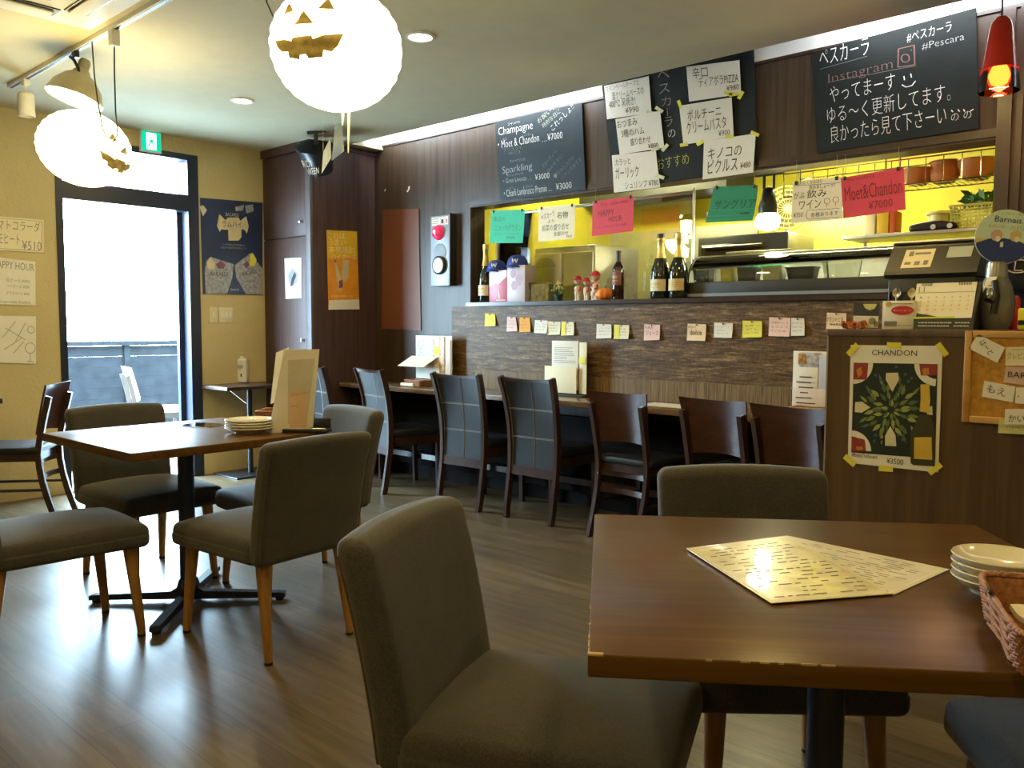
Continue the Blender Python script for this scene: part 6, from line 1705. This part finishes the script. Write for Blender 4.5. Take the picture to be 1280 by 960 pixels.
# cutlery box with two spoons
ys = PY + .12
p0, p1 = T(140, 545, ys), T(372, 545, ys); k = kpx(p0)
o = thing('cutlery_box', 'black cutlery box behind the leaflet box', 'box', ((p0.x + p1.x) / 2, ys, ZK))
w = (p1.x - p0.x) / 2; h = 46 * k
b = MB(); b.box((-w, 0, 0), (w, .006, h), M_BPLASTIC); b.box((-w, .06, 0), (w, .066, h), M_BPLASTIC); b.box((-w, 0, 0), (-w + .006, .066, h), M_BPLASTIC); b.box((w - .006, 0, 0), (w, .066, h), M_BPLASTIC); b.box((-w, 0, 0), (w, .066, .006), M_BPLASTIC); b.build('tray', o, smooth=False)
for px_, lab, mt in ((208, 'bright steel spoon standing in the black cutlery box', M_STEEL), (338, 'yellowish wooden spoon standing in the black cutlery box', mat('spoon_wood', (.60, .52, .26), .5))):
    pp = T(px_, 250, ys - .012); k = kpx(pp)
    s_ = thing('spoon', lab, 'spoon', (pp.x, ys - .012, ZK + .001), 0, 'spoons in the cutlery box')
    hz = pp.z - ZK
    b = MB(); b.surf(lambda u, v: ((.5 - u) * 2 * 5.2 * k * math.sin(math.pi * max(.03, min(.97, v))) ** .7, .004 * math.sin(math.pi * u) * math.sin(math.pi * v), hz - 6 * k + 13 * k * v), 10, 10, mt, (0, -.002, 0)); b.build('bowl', s_, angle=70)
    b = MB(); b.tube([(0, -.001, 0), (0, -.001, hz - 5 * k)], .0035, 8, mt); b.build('handle', s_)
# dark flyer with lemon, orange leaf garland
q = [(1067.5, 378), (1100, 379), (1098, 410), (1066, 410)]
o = standing('menu_flyer', 'dark flyer with a lemon slice leaning beside the leaflet box', q, mat('flyer_dark', (.05, .05, .055), .4), 0, .002, 0, 'flyer', None, Vector((-1.1, PY + .03, ZK)))
art(o, [rect(.0, .52, .98, .99)], M_PAPER, 'white_panel'); art(o, [[(.35, .05), (.9, .03), (.82, .22), (.62, .3), (.45, .22)]], mat('lemon_print', (.62, .62, .22), .5), 'printed_lemon')
art(o, [(.75, .72, .14, .14), (.9, .85, .1, .12)], mat('olive_print', (.28, .26, .15), .5), 'printed_olive', .0012)
rnd = random.Random(12); b = MB(); gp_ = aY(1070, 409, PY + .02)
for i in range(50):
    c = Vector((rnd.uniform(-.045, .030), rnd.uniform(-.018, .010), rnd.uniform(.006, .022))); a = rnd.uniform(0, 6.28); L = rnd.uniform(.006, .013)
    b.add([c + Vector((L * math.cos(a + t * 1.256), rnd.uniform(-.004, .004), L * math.sin(a + t * 1.256))) for t in range(5)], [tuple(range(5))], rnd.choice((M_PUMP, mat('leaf_brown', (.25, .06, .02), .6), mat('leaf_rust', (.5, .12, .03), .6))))
o = b.build('maple_garland', loc=(gp_.x, PY + .02, ZK), smooth=False); tag(o, 'orange and rust autumn leaf garland on the cashier counter end', 'garland'); o['kind'] = 'stuff'
# beer tap tower with round sign
ty = PY + .13
tp = aY(1243, 408, ty); k = kpx(tp)
o = thing('beer_tap', 'grey beer tap tower with a round blue sign on the cashier counter', 'beer tap', (tp.x, ty, ZK))
hh = (tp.z - ZK)
zb_ = lambda y: (408 - y) * k + hh
b = MB(); b.lathe([(.001, 0), (15 * k, 0), (20 * k, zb_(400)), (22 * k, zb_(378)), (18 * k, zb_(358)), (12 * k, zb_(346)), (11 * k, zb_(328)), (.001, zb_(326))], (0, 0, 0), 28, mat('tap_grey', (.20, .20, .195), .22, .3, .1, coat=.4)); b.build('tower', o, angle=60)
b = MB(); b.lathe([(12.6 * k, zb_(347)), (12.4 * k, zb_(338)), (11.4 * k, zb_(330))], (0, 0, 0), 28, M_SILVER, cap=False); b.build('neck_band', o)
b = MB(); b.add([(-7 * k, -13.5 * k, zb_(347)), (4 * k, -15 * k, zb_(347)), (1 * k, -19 * k, zb_(361)), (-8 * k, -18 * k, zb_(361))], [(0, 1, 2, 3)], M_PAPER); b.tube([(2 * k, -19 * k, zb_(352)), (6 * k, -22 * k, zb_(372)), (3 * k, -22 * k, zb_(392))], 4 * k, 10, M_BPLASTIC); b.build('tap_lever', o)
b = MB(); b.tube([(1 * k, -21 * k, zb_(374)), (-1 * k, -24 * k, zb_(378))], 7 * k, 12, M_BPLASTIC); b.build('spout', o)
dc = aY(1256, 296, ty - .01) - o.location; rd = 33 * k
Md = Matrix.Translation(dc) @ Matrix.Rotation(R(20), 4, 'Z') @ Matrix.Rotation(R(8), 4, 'Y') @ RX
b = MB(); b.lathe([(.001, -.004), (rd, -.004), (rd, .004), (.001, .004)], (0, 0, 0), 40, mat('sign_pale', (.60, .78, .74), .35), Md); sg = b.build('round_sign', o)
def dpoly(pts, mt, nm, l): 
    b = MB(); b.add([Md @ Vector((x * rd, y * rd, l)) for x, y in pts], [tuple(range(len(pts)))], mt); return b.build(nm, sg, smooth=False)
cirk = lambda a0, a1, n=20: [(math.cos(R(a0 + (a1 - a0) * i / n)) * .985, math.sin(R(a0 + (a1 - a0) * i / n)) * .985) for i in range(n + 1)]
RXs = 1
dpoly(cirk(188, 352), mat('sign_yellow', (.66, .58, .22), .4), 'yellow_band', .0046)
dpoly([(-.9, -.32)] + cirk(205, 335) + [(.9, -.32), (.5, -.12), (0, -.06), (-.5, -.12)], M_BLUE, 'blue_band', .0052)
for nm_, cx_, cy_, cols in (('printed_picture', -.28, .02, (.62, .42, .40)), ('printed_picture', .34, .06, (.62, .50, .26))):
    dpoly([(cx_ + .20 * math.cos(t * .7), cy_ + .22 * math.sin(t * .7)) for t in range(9)], mat('sign_print_%d' % (cx_ > 0), cols, .4), nm_, .0054)
    dpoly([(cx_ + .06 + .09 * math.cos(t * .7), cy_ - .12 + .11 * math.sin(t * .7)) for t in range(9)], M_WHITE, nm_, .0058)
dpoly([(-.12, -.22), (-.02, -.20), (.0, -.38), (-.10, -.40)], M_WHITE, 'printed_mark', .0058)
sh = Sheet([Md @ Vector((x * rd, y * rd, .0054)) for x, y in ((-1, 1), (1, 1), (1, -1), (-1, -1))])
class _S: pass
b = MB()
for s_, u0, v0, u1, v1, mt in (('Barnais', .28, .13, .72, .24, M_BLUE), ('ノンアルコール', .30, .05, .70, .10, M_GINK), ('めっちゃうまい', .20, .29, .48, .36, M_GINK), ('ひとやすみ', .56, .28, .80, .36, M_GINK)):
    vs, fs = glyphs(s_)
    b.add([Md @ Vector(((2 * (u0 + (u1 - u0) * x) - 1) * rd, (1 - 2 * (v0 + (v1 - v0) * y)) * rd, .0056)) for x, y in vs], fs, mt)
b.build('lettering', sg, smooth=False)
# black machine with oval emblem, red bottles, yellow packet
my = PY + .42
p = aY(1252, 372, my); k = kpx(p)
o = thing('coffee_machine', 'black machine with a white oval emblem behind the beer tap', 'machine', (p.x, my, .7355))
zt_ = aY(1260, 308, my).z - .735
b = MB(); b.rbox((0, 0, zt_ - .16), (.34, .18, zt_), .012, M_BPLASTIC); b.rbox((.0, .12, 0), (.34, .18, zt_ - .15), .006, M_BPLASTIC); b.rbox((0, 0, 0), (.34, .18, .05), .006, M_BPLASTIC); b.build('body', o)
ep = aY(1273, 333, my) - o.location
b = MB(); b.tube([(ep.x + 13 * k * math.cos(t * .314), -.003, ep.z + 8 * k * math.sin(t * .314)) for t in range(20)], .0022, 6, M_PAPER, True); b.tube([(ep.x - 3 * k, -.003, ep.z + 6 * k), (ep.x - 4 * k, -.003, ep.z - 5 * k), (ep.x + 5 * k, -.003, ep.z - 5 * k)], .002, 6, M_PAPER); b.build('oval_emblem', o)
for px_, lab in ((1251, 'red can beside the beer tap'), (1262.5, 'red can standing away from the beer tap, under the black machine')):
    p = aY(px_ + 8, 398, my - .09); k = kpx(p)
    o = thing('drink_can', lab + ' on the cashier counter', 'can', (p.x, PY + .30, ZK), 0, 'red cans on the cashier counter')
    b = MB(); b.lathe([(.001, 0), (5 * k, 0), (6 * k, .006), (6 * k, 36 * k), (4.6 * k, 41 * k)], (0, 0, 0), 20, M_RED); b.build('body', o)
    b = MB(); b.lathe([(4.6 * k, 41 * k), (4.4 * k, 42 * k), (.001, 41.5 * k)], (0, 0, 0), 20, M_STEEL); b.build('lid', o)
p = aY(1280, 405, PY + .08); k = kpx(p)
o = thing('snack_packet', 'yellow packet at the frame edge on the cashier counter', 'packet', (p.x, PY + .06, ZK))
b = MB(); b.rbox((-6 * k, 0, 0), (14 * k, .03, 27 * k), .006, M_YEL); b.build('packet', o)
b = MB(); b.box((-5 * k, -.0012, 6 * k), (10 * k, 0, 12 * k), M_INK); b.build('printed_bar', o, smooth=False)
# cork board with cards
z_t, z_b = aY(1208, 412, PY).z, aY(1205, 527, PY).z
xl = aY(1208, 412, PY).x
o = thing('cork_board', 'honey-coloured cork board hung on the cashier counter', 'cork board', (xl, PY, z_b))
H_ = z_t - z_b - .004
b = MB(); b.box((.004, -.010, .004), (.60, -.002, H_ - .004), M_CORK); b.build('cork', o, smooth=False)
for lo, hi in (((0, -.016, 0), (.022, -.001, H_)), ((.578, -.016, 0), (.60, -.001, H_)), ((.022, -.016, 0), (.578, -.001, .022)), ((.022, -.016, H_ - .022), (.578, -.001, H_))):
    b = MB(); b.rbox(lo, hi, .003, M_PINE); b.build('frame_strip', o)
ck = Crop(1200, 400, 6)
YK = ('Y', PY - .010)
GC = 'handwritten cards on the cork board'
for lab, qq, off, mt, txt, ink in (
    ('tilted white card high on the cork board corner', [(135, 105), (338, 208), (280, 322), (66, 214)], .006, M_PAPER, [('はーと', 200, 205, 130, 46, -26)], M_INK),
    ('lime-lettered card by the frame edge at the top of the cork board', [(342, 203), (560, 200), (560, 345), (340, 342)], .003, M_CREAM, [('クレピス', 430, 268, 150, 50), ('Instagram', 440, 222, 90, 18)], mat('lime_ink', (.25, .32, .03), .6)),
    ('pinkish card with arched lettering on the cork board', [(342, 350), (560, 360), (560, 500), (326, 468)], .005, mat('card_pinkish', (.60, .44, .36), .5), [('BAR', 430, 412, 140, 44)], M_INK),
    ('purple-lettered white card low on the cork board', [(182, 455), (415, 500), (398, 618), (163, 575)], .004, M_PAPER, [('もえ', 275, 528, 145, 60, -5)], mat('purple_ink', (.12, .05, .15), .6)),
    ('blank white card touching the purple-lettered card', [(418, 505), (560, 510), (560, 640), (412, 625)], .006, M_PAPER, [('・', 438, 572, 10, 10)], M_INK),
    ('lime card hanging below the cork board edge', [(292, 748), (560, 750), (560, 862), (285, 848)], .007, mat('card_lime', (.58, .56, .22), .6), [('Campagna', 400, 800, 190, 30)], M_GINK),
    ('white card overlapping the lower edge of the cork board', [(338, 668), (560, 668), (560, 785), (335, 782)], .010, M_PAPER, [('かい', 425, 738, 120, 54)], M_INK)):
    cq_ = ck.q(*qq)
    c_ = sheet('name_card', lab, 'card', cq_, YK, mt, GC, off, .0012)
    put(c_, ck, cq_, txt, ink, lift=.0014)
